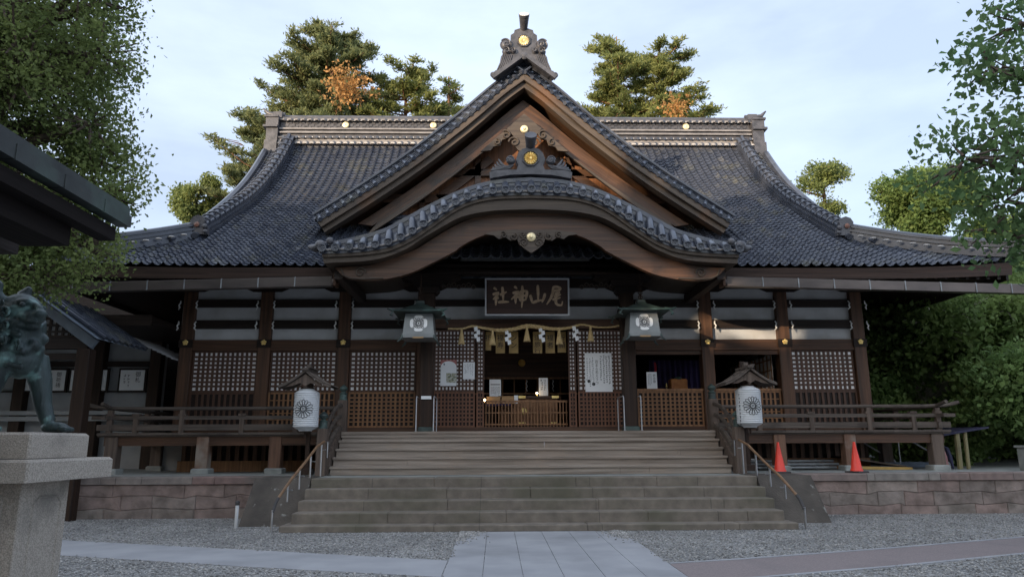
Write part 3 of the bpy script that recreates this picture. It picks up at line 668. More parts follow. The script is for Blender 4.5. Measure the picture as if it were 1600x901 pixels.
# boat shaped bracket arms
for x in XP:
    t = MB(); hw = .78
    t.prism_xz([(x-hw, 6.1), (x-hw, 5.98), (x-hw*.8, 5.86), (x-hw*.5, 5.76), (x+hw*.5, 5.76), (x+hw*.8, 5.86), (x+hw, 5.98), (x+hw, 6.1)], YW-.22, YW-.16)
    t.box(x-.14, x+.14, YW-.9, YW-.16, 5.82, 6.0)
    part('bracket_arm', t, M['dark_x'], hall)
for sg in (-1, 1):
    x = sg*2.64
    for k, (hw, z) in enumerate(((.28, 5.5), (.42, 5.68), (.85, 5.86))):
        t = MB(); t.prism_xz([(x-hw, z+.17), (x-hw, z+.08), (x-hw*.75, z), (x+hw*.75, z), (x+hw, z+.08), (x+hw, z+.17)], 18.55, 19.05); part('porch_bracket', t, M['dark_x'], hall)
    t = MB()
    for k in range(7): # carved cloud bracket toward the middle
        t.tube([(x-sg*(.45+.13*k), 18.6, 5.62+.1*math.sin(k*1.7)+.04*(c_/8)) if 0 else (x-sg*(.42+.13*k)+.05*math.cos(c_), 18.6, 5.66+.03*(k % 3)+.05*math.sin(c_)) for c_ in [j*.8 for j in range(9)]], .014, 5)
    part('carved_bracket', t, M['graybarge'], hall, smooth=True)
    t = MB(); pts = [(x, lerp(18.95, YW-.1, q), 5.0+.25*math.sin(q*PI)) for q in [k/8 for k in range(9)]]; t.tube(pts, .11, 8); part('rainbow_beam', t, M['dark_y'], hall, smooth=True)
t = MB(); t.box(-2.46, 2.46, 18.68, 18.92, 6.02, 6.3); part('porch_beam', t, M['dark_x'], hall)

# lattice panels
def lattice(name, x0, x1, z0, z1, nx, nz, y, bw, bh, m_, backing=None, frame=.045, parent=None):
    t = MB()
    t.box(x0, x1, y-.025, y+.02, z0, z0+frame); t.box(x0, x1, y-.025, y+.02, z1-frame, z1)
    t.box(x0, x0+frame, y-.025, y+.02, z0+frame, z1-frame); t.box(x1-frame, x1, y-.025, y+.02, z0+frame, z1-frame)
    dx = (x1-x0-2*frame)/nx; dz = (z1-z0-2*frame)/nz
    for k in range(1, nx): xx = x0+frame+dx*k; t.box(xx-bw*dx/2, xx+bw*dx/2, y-.018, y+.004, z0+frame, z1-frame)
    if nz > 1:
        for k in range(1, nz): zz = z0+frame+dz*k; t.box(x0+frame, x1-frame, y-.014, y+.001, zz-bh*dz/2, zz+bh*dz/2)
    o = part(name, t, m_, parent or hall)
    if backing:
        b = MB(); b.box(x0+frame, x1-frame, y+.012, y+.018, z0+frame, z1-frame); part('paper_panel' if backing is M['paper'] else 'back_board', b, backing, o)
    return o
def door_leaf(x0, x1, kind, ztop=4.12, y=YW-.04, nx=None, nz=9, papered=True):
    nx = nx or int(round((x1-x0)/.134))
    if papered: lattice('window_lattice', x0, x1, 3.0, ztop, nx, nz, y, .52, .50, M['latd'], M['paper'])
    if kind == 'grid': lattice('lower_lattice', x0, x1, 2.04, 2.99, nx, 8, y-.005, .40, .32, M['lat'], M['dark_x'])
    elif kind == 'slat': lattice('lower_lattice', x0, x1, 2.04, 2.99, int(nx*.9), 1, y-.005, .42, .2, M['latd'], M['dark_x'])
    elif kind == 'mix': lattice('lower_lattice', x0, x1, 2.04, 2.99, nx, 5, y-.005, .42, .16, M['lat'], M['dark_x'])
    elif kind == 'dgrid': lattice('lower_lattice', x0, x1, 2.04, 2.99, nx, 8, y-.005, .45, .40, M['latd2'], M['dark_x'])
M['latd2'] = wood('reddish_lattice_wood', (.19, .085, .046), (.10, .044, .026), 'Z')
for i, kind in ((0, 'slat'), (1, 'mix'), (2, 'grid')):
    a, b = bays[i]; door_leaf(a+.18, b-.18, kind)
for i in (4, 5): a, b = bays[i]; door_leaf(a+.18, b-.18, 'grid' if i == 4 else 'mix', papered=False)
a, b = bays[6]; door_leaf(a+.18, b-.18, 'slat')
t = MB(); t.box(5.22, 7.05, YW-.1, YW-.02, 4.0, 4.1); part('window_head', t, M['wood_x'], hall)
t = MB(); t.box(3.04, 4.88, YW-.1, YW-.02, 4.0, 4.1); part('window_head', t, M['wood_x'], hall)
for a, b in ((3.04, 4.88), (5.22, 7.05)):
    t = MB(); t.box(a, b, YW-.09, YW+.03, 2.995, 3.06); part('window_sill', t, M['lat'], hall)
# centre doors
for sg in (-1, 1):
    for a, b, n_ in ((1.42, 2.68, 12), (1.17, 1.38, 2)):
        x0, x1 = sorted((sg*a, sg*b)); yy = YW-.04 if n_ > 3 else YW+.03
        door_leaf(x0, x1, 'dgrid', 4.70, yy, n_, 15)
# low barrier in the doorway
t = MB(); t.box(-1.15, 1.15, 20.16, 20.22, 2.72, 2.77); t.box(-1.15, 1.15, 20.16, 20.22, 2.1, 2.14); t.box(-1.15, 1.15, 20.165, 20.215, 2.42, 2.45)
for k in range(26):
    x = -1.12+k*.0895; t.box(x-.014, x+.014, 20.17, 20.21, 2.05, 2.72)
single('entrance_barrier', t, M['lat'], 'low slatted wooden barrier across the open middle doorway', 'barrier')

def crest(name, parent, x, y, z, r_, m_, n=16):
    t = MB(); NN = n*6; P_ = []
    for ri, rr in enumerate((0.0, .18, .2, .28, .6, .92, 1.0)):
        row = []
        for k in range(NN+1):
            a = 2*PI*k/NN; lob = abs(math.cos(a*n/2))
            sc_ = (1-.07*(1-lob)) if rr > .9 else 1
            h = (.0 if rr == 1.0 else (.25 if rr < .19 else (.05 if rr < .25 else .06+.16*lob)))
            row.append((x+r_*rr*sc_*math.cos(a), y-h*r_, z+r_*rr*sc_*math.sin(a)))
        P_.append(row)
    t.grid(P_); return part(name, t, m_, parent, smooth=True)
# interior
t = MB(); t.box(-9.3, 9.3, 20.0, 29, 1.8, 2.04); part('floor', t, M['wood_y'], hall)
t = MB(); t.box(-9.3, 9.3, 20.0, 29, 4.98, 5.04); part('ceiling', t, M['dark_y'], hall)
t = MB(); t.box(-9.3, 9.3, 28.9, 29.0, 2.04, 4.98); part('back_wall', t, M['dark_x'], hall)
t = MB(); t.box(-2.6, 2.6, 23.0, 23.08, 3.66, 4.98); part('inner_lintel', t, M['wood_x'], hall)
t = MB(); t.box(-2.6, 2.6, 22.9, 22.98, 3.12, 3.17); t.box(-2.6, 2.6, 22.9, 22.98, 3.60, 3.66); part('inner_rail', t, M['lat'], hall)
t = MB()
for k in range(14): t.box(-2.5+k*.37, -2.46+k*.37, 23.1, 23.14, 2.04, 3.6)
part('inner_lattice', t, M['lat'], hall)
for x_ in (-.75, .12, .95):
    t = MB(); t.tube([(x_+.02*math.sin(k*2.1), 22.7, 3.55-.05*k) for k in range(8)], .014, 5); part('paper_streamer', t, M['sheet'], hall)
crest('gilt_crest', hall, -.02, 22.95, 4.12, .12, M['gold'])
for sg in (-1, 1):
    t = MB(); t.box(sg*2.7-.1, sg*2.7+.1, 22.9, 23.1, 2.04, 4.98); part('inner_pillar', t, M['dark_z'], hall)
sh = MB()
for k in range(3):
    y0 = 20.3+k*1.25
    for q in range(4): sh.box(7.0, 7.03, y0+q*.3, y0+q*.3+.03, 2.1, 4.05)
    for q in range(7): sh.box(6.995, 7.035, y0, y0+1.2, 2.1+q*.3, 2.13+q*.3)
o = part('sliding_screen', sh, M['lat'], hall); t = MB(); t.box(7.035, 7.045, 20.3, 24.0, 2.1, 4.05); part('screen_paper', t, M['paper'], o)

# ---------------------------- main roof
PROF = [(17.3, 5.9), (18.2, 6.36), (19.1, 6.86), (20.1, 7.45), (21.1, 8.08), (22.2, 8.82), (23.3, 9.6), (24.3, 10.38), (25.2, 11.15), (26.0, 11.95), (26.8, 12.85), (27.5, 13.7)]
PR = smoothcurve(PROF, 80)
def zr(y): return interp(PR, y)
arc = [0]
for (a, b), (c, d) in zip(PR, PR[1:]): arc.append(arc[-1]+math.hypot(c-a, d-b))
def at_s(s_):
    for i in range(len(arc)-1):
        if s_ <= arc[i+1] or i == len(arc)-2:
            t_ = (s_-arc[i])/(arc[i+1]-arc[i]); return lerp(PR[i][0], PR[i+1][0], t_), lerp(PR[i][1], PR[i+1][1], t_), math.atan2(PR[i+1][1]-PR[i][1], PR[i+1][0]-PR[i][0])
def lift(x, y): return .16*max(0, (abs(x)-8.2)/4.1)**2*max(0, 1-(y-17.3)/3.5)
def wave(t_):
    return .062*math.sin(PI*t_/.36) if t_ < .36 else -.022*math.sin(PI*(t_-.36)/.64)
def tiles(x0, x1, smax, keep, place, pitch=.268, course=.235):
    n = int((x1-x0)/pitch); nc = int(smax/course); tt = (0, .09, .18, .27, .36, .68)
    xs = [x0+(k+q)*pitch for k in range(n) for q in tt]; ws = [wave(q) for k in range(n) for q in tt]
    rows = []
    for j in range(nc):
        for s_, h in ((j*course-.02, .040), ((j+1)*course-.02, .004)):
            rows.append((max(s_, 0), h))
    V = []; ok = []; jit = np.random.default_rng(4).normal(0, .0035, (len(rows), n+1))
    for ri, (s_, h) in enumerate(rows):
        for xi, (x, wv) in enumerate(zip(xs, ws)):
            p_, kk = place(x, s_, h+wv+(jit[ri, xi//6] if xi % 6 else jit[ri, xi//6]*.5)); V.append(p_); ok.append(kk)
    nx = len(xs); F = []
    for i in range(len(rows)-1):
        for k in range(nx-1):
            q = (i*nx+k, i*nx+k+1, (i+1)*nx+k+1, (i+1)*nx+k)
            if ok[q[0]] and ok[q[1]] and ok[q[2]] and ok[q[3]]: F.append(q)
    used = {}; VV = []
    for q in F:
        for i_ in q:
            if i_ not in used: used[i_] = len(VV); VV.append(V[i_])
    mb = MB(); mb.v = VV; mb.n = len(VV); mb.f = [tuple(used[i_] for i_ in q) for q in F]
    return mb
def place_front(x, s_, h):
    y, z, a = at_s(s_); z += lift(x, y)
    lim = 10.15 if y > 20.0 else 9.55+(20.15-y)
    kk = abs(x) <= lim+.05
    if y < 18.0 and abs(x) < 4.6: kk = False
    drop = 0
    if abs(x) > 9.6 and y > 20: drop = (abs(x)-9.6)**2*.9
    return (x, y-math.sin(a)*h, z+math.cos(a)*h-drop), kk
rf = part('front_roof_slope', tiles(-12.55, 12.55, arc[-1], None, place_front), M['tile'], hall)
for sg in (-1, 1):
    def place_side(yy, s_, h, sg=sg):
        y, z, a = at_s(s_); d = y-17.3; z += .16*max(0, (21.5-yy)/4.1)**2*max(0, 1-d/3.5) if yy < 21.5 else 0
        kk = d < 3.3 and yy > 17.3+d-.1 and yy < 37.5-d
        return (sg*(12.35-d+math.sin(a)*h), yy, z+math.cos(a)*h), kk
    part('side_roof_slope', tiles(17.2, 38, 4.2, None, place_side), M['tile'], hall)
# back slope
t = MB(); P_ = []
for y, z in PR[::8]: P_.append([(-10 if y > 20 else -9.5-(20.1-y), 55-y, z), (10 if y > 20 else 9.5+(20.1-y), 55-y, z)])
t.grid(P_); part('back_roof_slope', t, M['tile'], hall)
# side gables (closing triangles)
for sg in (-1, 1):
    t = MB(); pts = [(y, z-.12) for y, z in PR if y > 20]; k = len(pts)
    vs = [(sg*9.0, y, z) for y, z in pts]+[(sg*9.0, 55-y, z) for y, z in reversed(pts)]
    t.add(vs, [tuple(range(len(vs)))]); part('side_gable_wall', t, M['barge_in'], hall)
# eaves underside, rafters, fascia
t = MB()
t.add([(-12.2, 17.42, 5.74), (12.2, 17.42, 5.74), (9.4, 20.1, 6.75), (-9.4, 20.1, 6.75)], [(0, 1, 2, 3)])
for sg in (-1, 1): t.add([(sg*12.2, 17.42, 5.74), (sg*12.2, 38, 5.74), (sg*9.4, 38, 6.75), (sg*9.4, 20.1, 6.75)], [(0, 1, 2, 3)])
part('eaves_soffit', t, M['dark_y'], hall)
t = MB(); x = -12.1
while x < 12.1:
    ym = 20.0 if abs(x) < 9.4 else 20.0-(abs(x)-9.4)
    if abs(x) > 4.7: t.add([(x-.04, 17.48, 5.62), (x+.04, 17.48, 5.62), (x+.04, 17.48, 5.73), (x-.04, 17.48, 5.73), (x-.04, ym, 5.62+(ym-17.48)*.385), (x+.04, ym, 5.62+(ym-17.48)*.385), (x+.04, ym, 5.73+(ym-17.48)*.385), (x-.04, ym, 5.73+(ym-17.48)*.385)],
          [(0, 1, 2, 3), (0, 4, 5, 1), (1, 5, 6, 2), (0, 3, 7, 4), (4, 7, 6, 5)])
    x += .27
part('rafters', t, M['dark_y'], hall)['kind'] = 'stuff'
for sg in (-1, 1):
    t = MB(); a, b = sorted((sg*4.7, sg*12.2)); P_ = []
    for k in range(17):
        x = lerp(a, b, k/16); L_ = lift(x, 17.3)
        P_.append([(x, 17.36, 5.60+L_*.7), (x, 17.33, 5.72+L_), (x, 17.28, 5.86+L_)])
    t.grid(P_); part('eaves_fascia', t, M['eavewood'], hall)
    t = MB(); t.box(*sorted((sg*12.14, sg*12.2)), 17.5, 38, 5.6, 5.86); part('eaves_fascia', t, M['dark_y'], hall)
    # gutter
    za, zb = (5.58, 5.38); x0, x1 = sg*4.82, sg*12.75
    t = MB(); yf, yb = 17.02, 17.22
    prof = [(yb, .0), (yf, .0), (yf-.02, .215), (yf-.0, .225), (yf+.012, .205), (yf+.02, .03), (yb-.015, .03), (yb, .21)]
    vs = []
    for x, zz in ((x0, za-.23), (x1, zb-.23)): vs += [(x, y, zz+z) for y, z in prof]
    fs = [(i, (i+1) % 8, 8+(i+1) % 8, 8+i) for i in range(8)]+[tuple(range(8)), tuple(range(15, 7, -1))]
    t.add(vs, fs); gt = part('gutter', t, M['gutter'], hall)
    for k in range(1, 9):
        q = k/9; x = lerp(x0, x1, q); z = lerp(za, zb, q)-.23
        t = MB(); t.box(x-.012, x+.012, yf-.026, yf-.008, z-.01, z+.22); t.box(x-.01, x+.01, yf-.02, 17.36, z+.222, z+.235); part('gutter_strap', t, M['steel'] if 0 else M['pipe'], gt)
# main ridge
def ridge_stack(layers, x0, x1, yc, name, m_):
    t = MB()
    for z0, z1, hd in layers: t.box(x0, x1, yc-hd, yc+hd, z0, z1)
    return t
RL = [(13.0, 13.36, .46), (13.361, 13.43, .60), (13.431, 13.62, .5), (13.621, 13.69, .56), (13.691, 13.86, .42), (13.861, 13.92, .52), (13.921, 14.03, .42), (14.031, 14.09, .50), (14.091, 14.44, .34), (14.441, 14.50, .48), (14.501, 14.62, .36)]
RP = [(13.361, 13.43, .60), (13.431, 13.62, .5), (13.861, 13.92, .52), (14.031, 14.09, .50), (14.441, 14.50, .48)]
RL = [q for q in RL if q not in RP]
t = ridge_stack(RL, -9.6, 9.6, 27.6, 'r', None)
t.tube([(-9.7, 27.6, 14.70), (9.7, 27.6, 14.70)], .15, 10)
rdg = part('main_ridge', t, M['orn'], hall)
t = ridge_stack(RP, -9.6, 9.6, 27.6, 'r', None); part('ridge_mouldings', t, M['pale'], rdg)
t = MB(); x = -9.45
while x < 9.5:
    t.box(x+.06, x+.21, 26.975, 26.998, 13.375, 13.425); t.box(x, x+.16, 27.03, 27.06, 13.64, 13.69); t.box(x+.05, x+.2, 27.09, 27.118, 14.40, 14.438); x += .27
part('mortar_crescents', t, M['mortar'], rdg)['kind'] = 'stuff'
t = MB(); x = -9.5
while x < 9.55:
    t.tube([(x, 26.98, 13.41), (x, 27.12, 13.41)], .07, 8); t.tube([(x+.1, 27.0, 13.66), (x+.1, 27.15, 13.66)], .06, 8); t.tube([(x+.13, 27.06, 14.45), (x+.13, 27.2, 14.45)], .05, 8)
    x += .27
part('ridge_tile_ends', t, M['ridge'], rdg)['kind'] = 'stuff'
t = MB(); x = -9.4; k = 0
while x < 9.4: # checker relief on the ridge band
    for q in range(3):
        if (k+q) % 2: t.box(x, x+.13, 27.235, 27.262, 14.11+q*.105, 14.21+q*.105)
    x += .13; k += 1
part('ridge_relief', t, M['orn'], rdg)
for x in (-6.95, -3.4, 3.4, 6.95):
    t = MB(); t.lathe([(0, .0), (.13, 0), (.14, .02), (.12, .05), (.07, .065), (.04, .06), (.02, .08), (0, .085)], (x, 27.22, 14.27), 16, 'Y'); part('gilt_boss', t, M['bell'], rdg, smooth=True)
for sg in (-1, 1):
    t = MB()
    X = lambda v: sg*v
    def bx(a, b, y0, y1, z0, z1): a, b = sorted((X(a), X(b))); t.box(a, b, y0, y1, z0, z1)
    bx(9.62, 10.12, 26.95, 28.25, 12.9, 13.5); bx(9.62, 10.08, 27.0, 28.2, 13.5, 14.05); bx(9.62, 10.2, 26.9, 28.3, 14.05, 14.14); bx(9.62, 10.12, 27.0, 28.2, 14.14, 14.5); bx(9.62, 10.18, 26.95, 28.25, 14.5, 14.58); bx(9.55, 9.92, 27.2, 28.0, 14.58, 14.84)
    t.tube([(X(9.55), 27.6, 14.86), (X(9.95), 27.6, 14.86), (X(10.25), 27.6, 14.94), (X(10.46), 27.6, 15.16)], [.12, .12, .09, .03], 10)
    part('ridge_end_tile', t, M['orn'], rdg, smooth=True)

def sweep(path, prof, up=Vector((0, 0, 1))):
    """prof: list of (side, up) closed outline; path: 3D points"""
    t = MB(); k = len(path); n = len(prof); vs = []
    for i in range(k):
        a = Vector(path[max(i-1, 0)]); b = Vector(path[min(i+1, k-1)]); tg = (b-a).normalized()
        s_ = tg.cross(up).normalized(); un = s_.cross(tg).normalized(); p_ = Vector(path[i])
        for (q, h) in prof: vs.append(p_+s_*q+un*h)
    fs = [(i*n+j, i*n+(j+1) % n, (i+1)*n+(j+1) % n, (i+1)*n+j) for i in range(k-1) for j in range(n)]
    fs += [tuple(range(n-1, -1, -1)), tuple((k-1)*n+j for j in range(n))]
    t.add(vs, fs); return t
KP = [(-.3, -.15), (-.3, .12), (-.22, .12), (-.22, .2), (-.28, .2), (-.28, .26), (-.2, .26), (-.2, .36), (-.25, .36), (-.25, .42), (-.12, .44), (-.09, .52), (0, .56), (.09, .52), (.12, .44), (.25, .42), (.25, .36), (.2, .36), (.2, .26), (.28, .26), (.28, .2), (.22, .2), (.22, .12), (.3, .12), (.3, -.15)]
def oni(name, parent, x, y, z, s_, m_, crest=None, yaw=0):
    t = MB()
    pts = [(-.5, -.35), (-.46, .0), (-.3, .12), (-.34, .3), (-.22, .5), (0, .58), (.22, .5), (.34, .3), (.3, .12), (.46, 0), (.5, -.35)]
    t.prism_xz([(x+a*s_, z+b*s_) for a, b in pts], y-.08*s_, y+.14*s_)
    for q in (-1, 1):
        t.sphere((x+q*.36*s_, y-.1*s_, z+.02*s_), .13*s_, .1*s_, .13*s_, 10)
        t.sphere((x+q*.4*s_, y-.1*s_, z-.22*s_), .11*s_, .1*s_, .11*s_, 8)
    o = part(name, t, m_, parent, smooth=True)
    return o
for sg in (-1, 1):
    path = [(sg*(9.15+.25*max(0, (23-y)/3)**1), y, zr(y)+.02) for y in [27.3-k*.3 for k in range(25)]]
    part('descending_ridge', sweep(path, [(a*.82, b*.85) for a, b in KP]), M['ridge'], hall)
    t = MB()
    for i in range(1, len(path)-1): # cover tile rings
        q = i; a = Vector(path[int(q)]); b = Vector(path[min(int(q)+1, len(path)-1)]); p_ = a.lerp(b, q-int(q)); tg = (b-a).normalized(); s_ = tg.cross(Vector((0, 0, 1))).normalized(); un = s_.cross(tg)
        t.tube([p_+s_*(.22*math.cos(w_))+un*(.34+.145*math.sin(w_)) for w_ in [PI*k/6 for k in range(7)]], .032, 6)
    part('ridge_cover_rings', t, M['ridge'], hall)
    e = path[-1]
    oo = oni('ridge_end_ornament', hall, e[0], e[1]-.2, e[2]+.22, .62, M['orn'])
    t = MB(); t.lathe([(0, 0), (.07, 0), (.08, .02), (.05, .04), (0, .045)], (e[0], e[1]-.27, e[2]+.28), 12, 'Y'); part('round_boss', t, M['redcrest'], oo, smooth=True)
    t = MB(); 
    for dx, ln in ((.0, .35), (.28, .75), (.5, .85)):
        t.tube([(e[0]+sg*dx, e[1]+.1, zr(e[1])+.12), (e[0]+sg*(dx+.25*(dx > 0)), e[1]-ln, zr(e[1]-ln)+.16)], .09, 10)
    part('round_ridge_tile', t, M['ridge'], hall, smooth=True)
    path2 = [(sg*10.05, y, zr(y)-.12) for y in [27.0-k*.4 for k in range(18)]]
    part('verge_roll', sweep(path2, [(-.13, 0), (-.1, .14), (0, .19), (.1, .14), (.13, 0)]), M['ridge'], hall)
    hp = []
    for k in range(14):
        d = k/13; y = lerp(20.15, 17.15, d); x = sg*lerp(9.45, 12.5, d); hp.append((x, y, zr(max(y, 17.3))+lift(x, y)+.05+.12*d*d))
    t = MB()
    for k in range(1, 12):
        d = k/12; y = lerp(20.0, 17.3, d)-.28; x = sg*lerp(9.55, 12.35, d); t.sphere((x-sg*.2, y, zr(max(y+.25, 17.3))+lift(x, y)+.10+.12*d*d), .10, .05, .028, 8)
    part('hip_mortar', t, M['mortar'], hall, smooth=True)['kind'] = 'stuff'
    part('corner_hip_ridge', sweep(hp, [(a*.75, b*.72) for a, b in KP]), M['ridge'], hall)

# ---------------------------- triangular gable
GY = 19.8
GT = smoothcurve([(-6.15, 8.12), (-4.79, 9.05), (-3.5, 10.0), (-2.35, 10.96), (-1.71, 11.53), (-.9, 12.28), (0, 12.98)], 48)
def offs(c, d): # parallel curve below (perpendicular offset d) kept on x >=.. for the left half
    o = []
    for i, (x, z) in enumerate(c):
        a = c[max(i-1, 0)]; b = c[min(i+1, len(c)-1)]; tx, tz = b[0]-a[0], b[1]-a[1]; L_ = math.hypot(tx, tz)
        o.append((x+tz/L_*d, z-tx/L_*d))
    return o
def clip0(c): # clip a left-half curve at x<=0, extend to x=0
    r_ = [p_ for p_ in c if p_[0] < -1e-4]
    a, b = r_[-2], r_[-1]; s_ = (b[1]-a[1])/(b[0]-a[0]); r_.append((0, b[1]-s_*b[0])); return r_
def band(name, d0, d1, y0, y1, m_, trim=0, parent=hall, base=GT, taper=0):
    for sg in (-1, 1):
        A = clip0(offs(base, d0)); B = clip0(offs(base, d1))
        if taper:
            o_ = []
            for i, (x, z) in enumerate(base):
                a = base[max(i-1, 0)]; b = base[min(i+1, len(base)-1)]; tx, tz = b[0]-a[0], b[1]-a[1]; L_ = math.hypot(tx, tz); dd = d1-taper*(1-i/(len(base)-1)); o_.append((x+tz/L_*dd, z-tx/L_*dd))
            B = clip0(o_)
        if trim: A = [q for q in A if q[0] > A[0][0]+trim]; B = [q for q in B if q[0] > A[0][0]+trim*.4]
        poly = A+B[::-1]; poly = [(sg*-x, z) for x, z in poly]
        t = MB(); 
        # strips, so that the long concave outline stays well meshed
        n = 46
        for k in range(n):
            def pt(c, q):
                i = q*(len(c)-1); j = min(int(i), len(c)-2); return (lerp(c[j][0], c[j+1][0], i-j), lerp(c[j][1], c[j+1][1], i-j))
            a0, a1, b0, b1 = pt(A, k/n), pt(A, (k+1)/n), pt(B, k/n), pt(B, (k+1)/n)
            F4 = [(-sg*x, z) for x, z in (a0, a1, b1, b0)]
            vs = [(x, y0, z) for x, z in F4]+[(x, y1, z) for x, z in F4]
            fs = [(0, 1, 2, 3), (7, 6, 5, 4), (0, 4, 5, 1), (3, 2, 6, 7)]
            if k == 0: fs.append((0, 3, 7, 4))
            t.add(vs, fs)
        part(name, t, M[m_+('R' if sg > 0 else 'L')], parent)
band('verge_board', .40, .57, GY-.10, GY+.3, 'graybarge')
band('inner_verge_board', .575, .72, GY+.02, GY+.34, 'graybarge')
band('bargeboard', .84, 1.34, GY+.55, GY+.68, 'barge', trim=.75, taper=.26)
band('bargeboard_trim', 1.30, 1.36, GY+.50, GY+.60, 'graybarge', trim=.75, taper=.26)
band('gable_soffit', .40, .50, GY+.3, GY+8, 'barge')
# roof surface behind the verge
for sg in (-1, 1):
    ga = [0]
    for (a, b), (c, d) in zip(GT, GT[1:]): ga.append(ga[-1]+math.hypot(c-a, d-b))
    def place_g(yy, s_, h, sg=sg):
        for i in range(len(ga)-1):
            if s_ <= ga[i+1] or i == len(ga)-2: break
        q = (s_-ga[i])/(ga[i+1]-ga[i]); x = lerp(GT[i][0], GT[i+1][0], q); z = lerp(GT[i][1], GT[i+1][1], q)-.12; a = math.atan2(GT[i+1][1]-GT[i][1], GT[i+1][0]-GT[i][0])
        kk = z > zr(min(yy, 27.5))-.5 if yy < 27.5 else False
        return (-sg*(x-math.sin(a)*h), yy, z+math.cos(a)*h), kk
    part('gable_roof_slope', tiles(20.2, 28, ga[-1], None, place_g), M['tile'], hall)
    # verge tiles: slanting band of short rolls with a top roll
    t = MB(); A = GT; B = offs(GT, .40)
    P_ = [[(-sg*a[0], GY+.42, a[1]), (-sg*b[0], GY-.14, b[1])] for a, b in zip(A, B)]
    t.grid(P_); 
    L_ = ga[-1]; k = 0; s_ = .1
    while s_ < L_-.1:
        i = max(j for j in range(len(ga)-1) if ga[j] <= s_); q = (s_-ga[i])/(ga[i+1]-ga[i])
        a = (lerp(A[i][0], A[i+1][0], q), lerp(A[i][1], A[i+1][1], q)); b = (lerp(B[i][0], B[i+1][0], q), lerp(B[i][1], B[i+1][1], q))
        t.tube([(-sg*a[0], GY+.40, a[1]+.0), (-sg*(a[0]*.5+b[0]*.5), GY+.12, (a[1]+b[1])/2+.03), (-sg*b[0], GY-.17, b[1]+.01)], [.05, .06, .06], 8)
        s_ += .265
    for d_ in (.11, .22, .33):
        C_ = offs(GT, d_); yy = GY+.42-.56*d_/.40
        t.tube([(-sg*x, yy-.02, z) for x, z in C_[::2]], .022, 6)
    part('verge_tiles', t, M['tile'], hall, smooth=True)
    t = MB(); t.tube([(-sg*x, GY+.46, z+.03) for x, z in GT[::2]], .085, 8); t.tube([(-sg*x, GY+.22, z-.02) for x, z in offs(GT, -.02)[::2]], .05, 6); part('verge_cap_roll', t, M['ridge'], hall, smooth=True)
# gable wall, timbers
t = MB(); B = clip0(offs(GT, .9)); poly = [(x, z) for x, z in B]+[(-x, z) for x, z in B[::-1][1:]]
t.prism_xz([(p_[0], max(p_[1], 8.0)) for p_ in poly], 20.95, 21.05); part('gable_wall', t, M['barge_in'], hall)
for (x0, z0, x1, z1, w_) in ((-4.6, 8.9, 4.6, 8.9, .13), (-2.6, 9.75, 2.6, 9.75, .11), (0, 8, 0, 11.8, .16), (-1.4, 8, -1.4, 10.4, .09), (1.4, 8, 1.4, 10.4, .09), (-2.6, 8.9, -1.0, 10.2, .13), (2.6, 8.9, 1.0, 10.2, .13), (-3.1, 8, -3.1, 9.3, .08), (3.1, 8, 3.1, 9.3, .08)):
    t = MB(); d = Vector((x1-x0, z1-z0)).normalized(); nn = Vector((-d.y, d.x))*w_
    t.prism_xz([(x0-nn.x, z0-nn.y), (x1-nn.x, z1-nn.y), (x1+nn.x, z1+nn.y), (x0+nn.x, z0+nn.y)], 20.82, 20.94)
    part('gable_timber', t, M['barge'], hall)
t = MB(); t.box(-4.4, 4.4, 20.5, 20.95, 8.02, 8.2); t.tube([(-4.4, 20.5, 8.2), (4.4, 20.5, 8.2)], .07, 8); part('gable_foot_flashing', t, M['ridge'], hall)

def spiral(cx, cz, r0, turns, a0, sg, y, n=26):
    return [(cx+sg*(r0*(1-k/n*.85))*math.cos(a0+turns*2*PI*k/n), y, cz+(r0*(1-k/n*.85))*math.sin(a0+turns*2*PI*k/n)) for k in range(n+1)]
# hanging gable pendant
gp = MB(); y = GY+.08
gp.prism_xz([(0, 11.25), (-.3, 10.98), (-.42, 10.85), (-.52, 10.78), (-.40, 10.62), (-.30, 10.5), (-.34, 10.3), (-.2, 10.1), (0, 9.95), (.2, 10.1), (.34, 10.3), (.30, 10.5), (.40, 10.62), (.52, 10.78), (.42, 10.85), (.3, 10.98)], y, y+.1)
for sg in (-1, 1):
    gp.prism_xz([(sg*a, b) for a, b in ((.38, 10.86), (.55, 10.72), (.80, 10.52), (1.12, 10.22), (1.30, 10.05), (1.0, 10.08), (.92, 10.2), (.72, 10.24), (.66, 10.42), (.5, 10.45), (.4, 10.6))], y+.01, y+.09)
    gp.tube(spiral(sg*.30, 10.33, .17, 1.3, 0, sg, y-.02), .03, 6)
    gp.tube(spiral(sg*.55, 10.56, .15, 1.2, 1, sg, y-.02), .028, 6); gp.tube(spiral(sg*.82, 10.33, .11, 1.1, 1.5, sg, y-.02), .024, 6)
pend = part('gable_pendant', gp, M['graybarge'], hall, smooth=True)
t = MB(); t.lathe([(0, 0), (.11, 0), (.125, .03), (.10, .06), (.05, .07), (.03, .10), (0, .105)], (0, y, 10.74), 16, 'Y'); part('gilt_boss', t, M['bell'], pend, smooth=True)

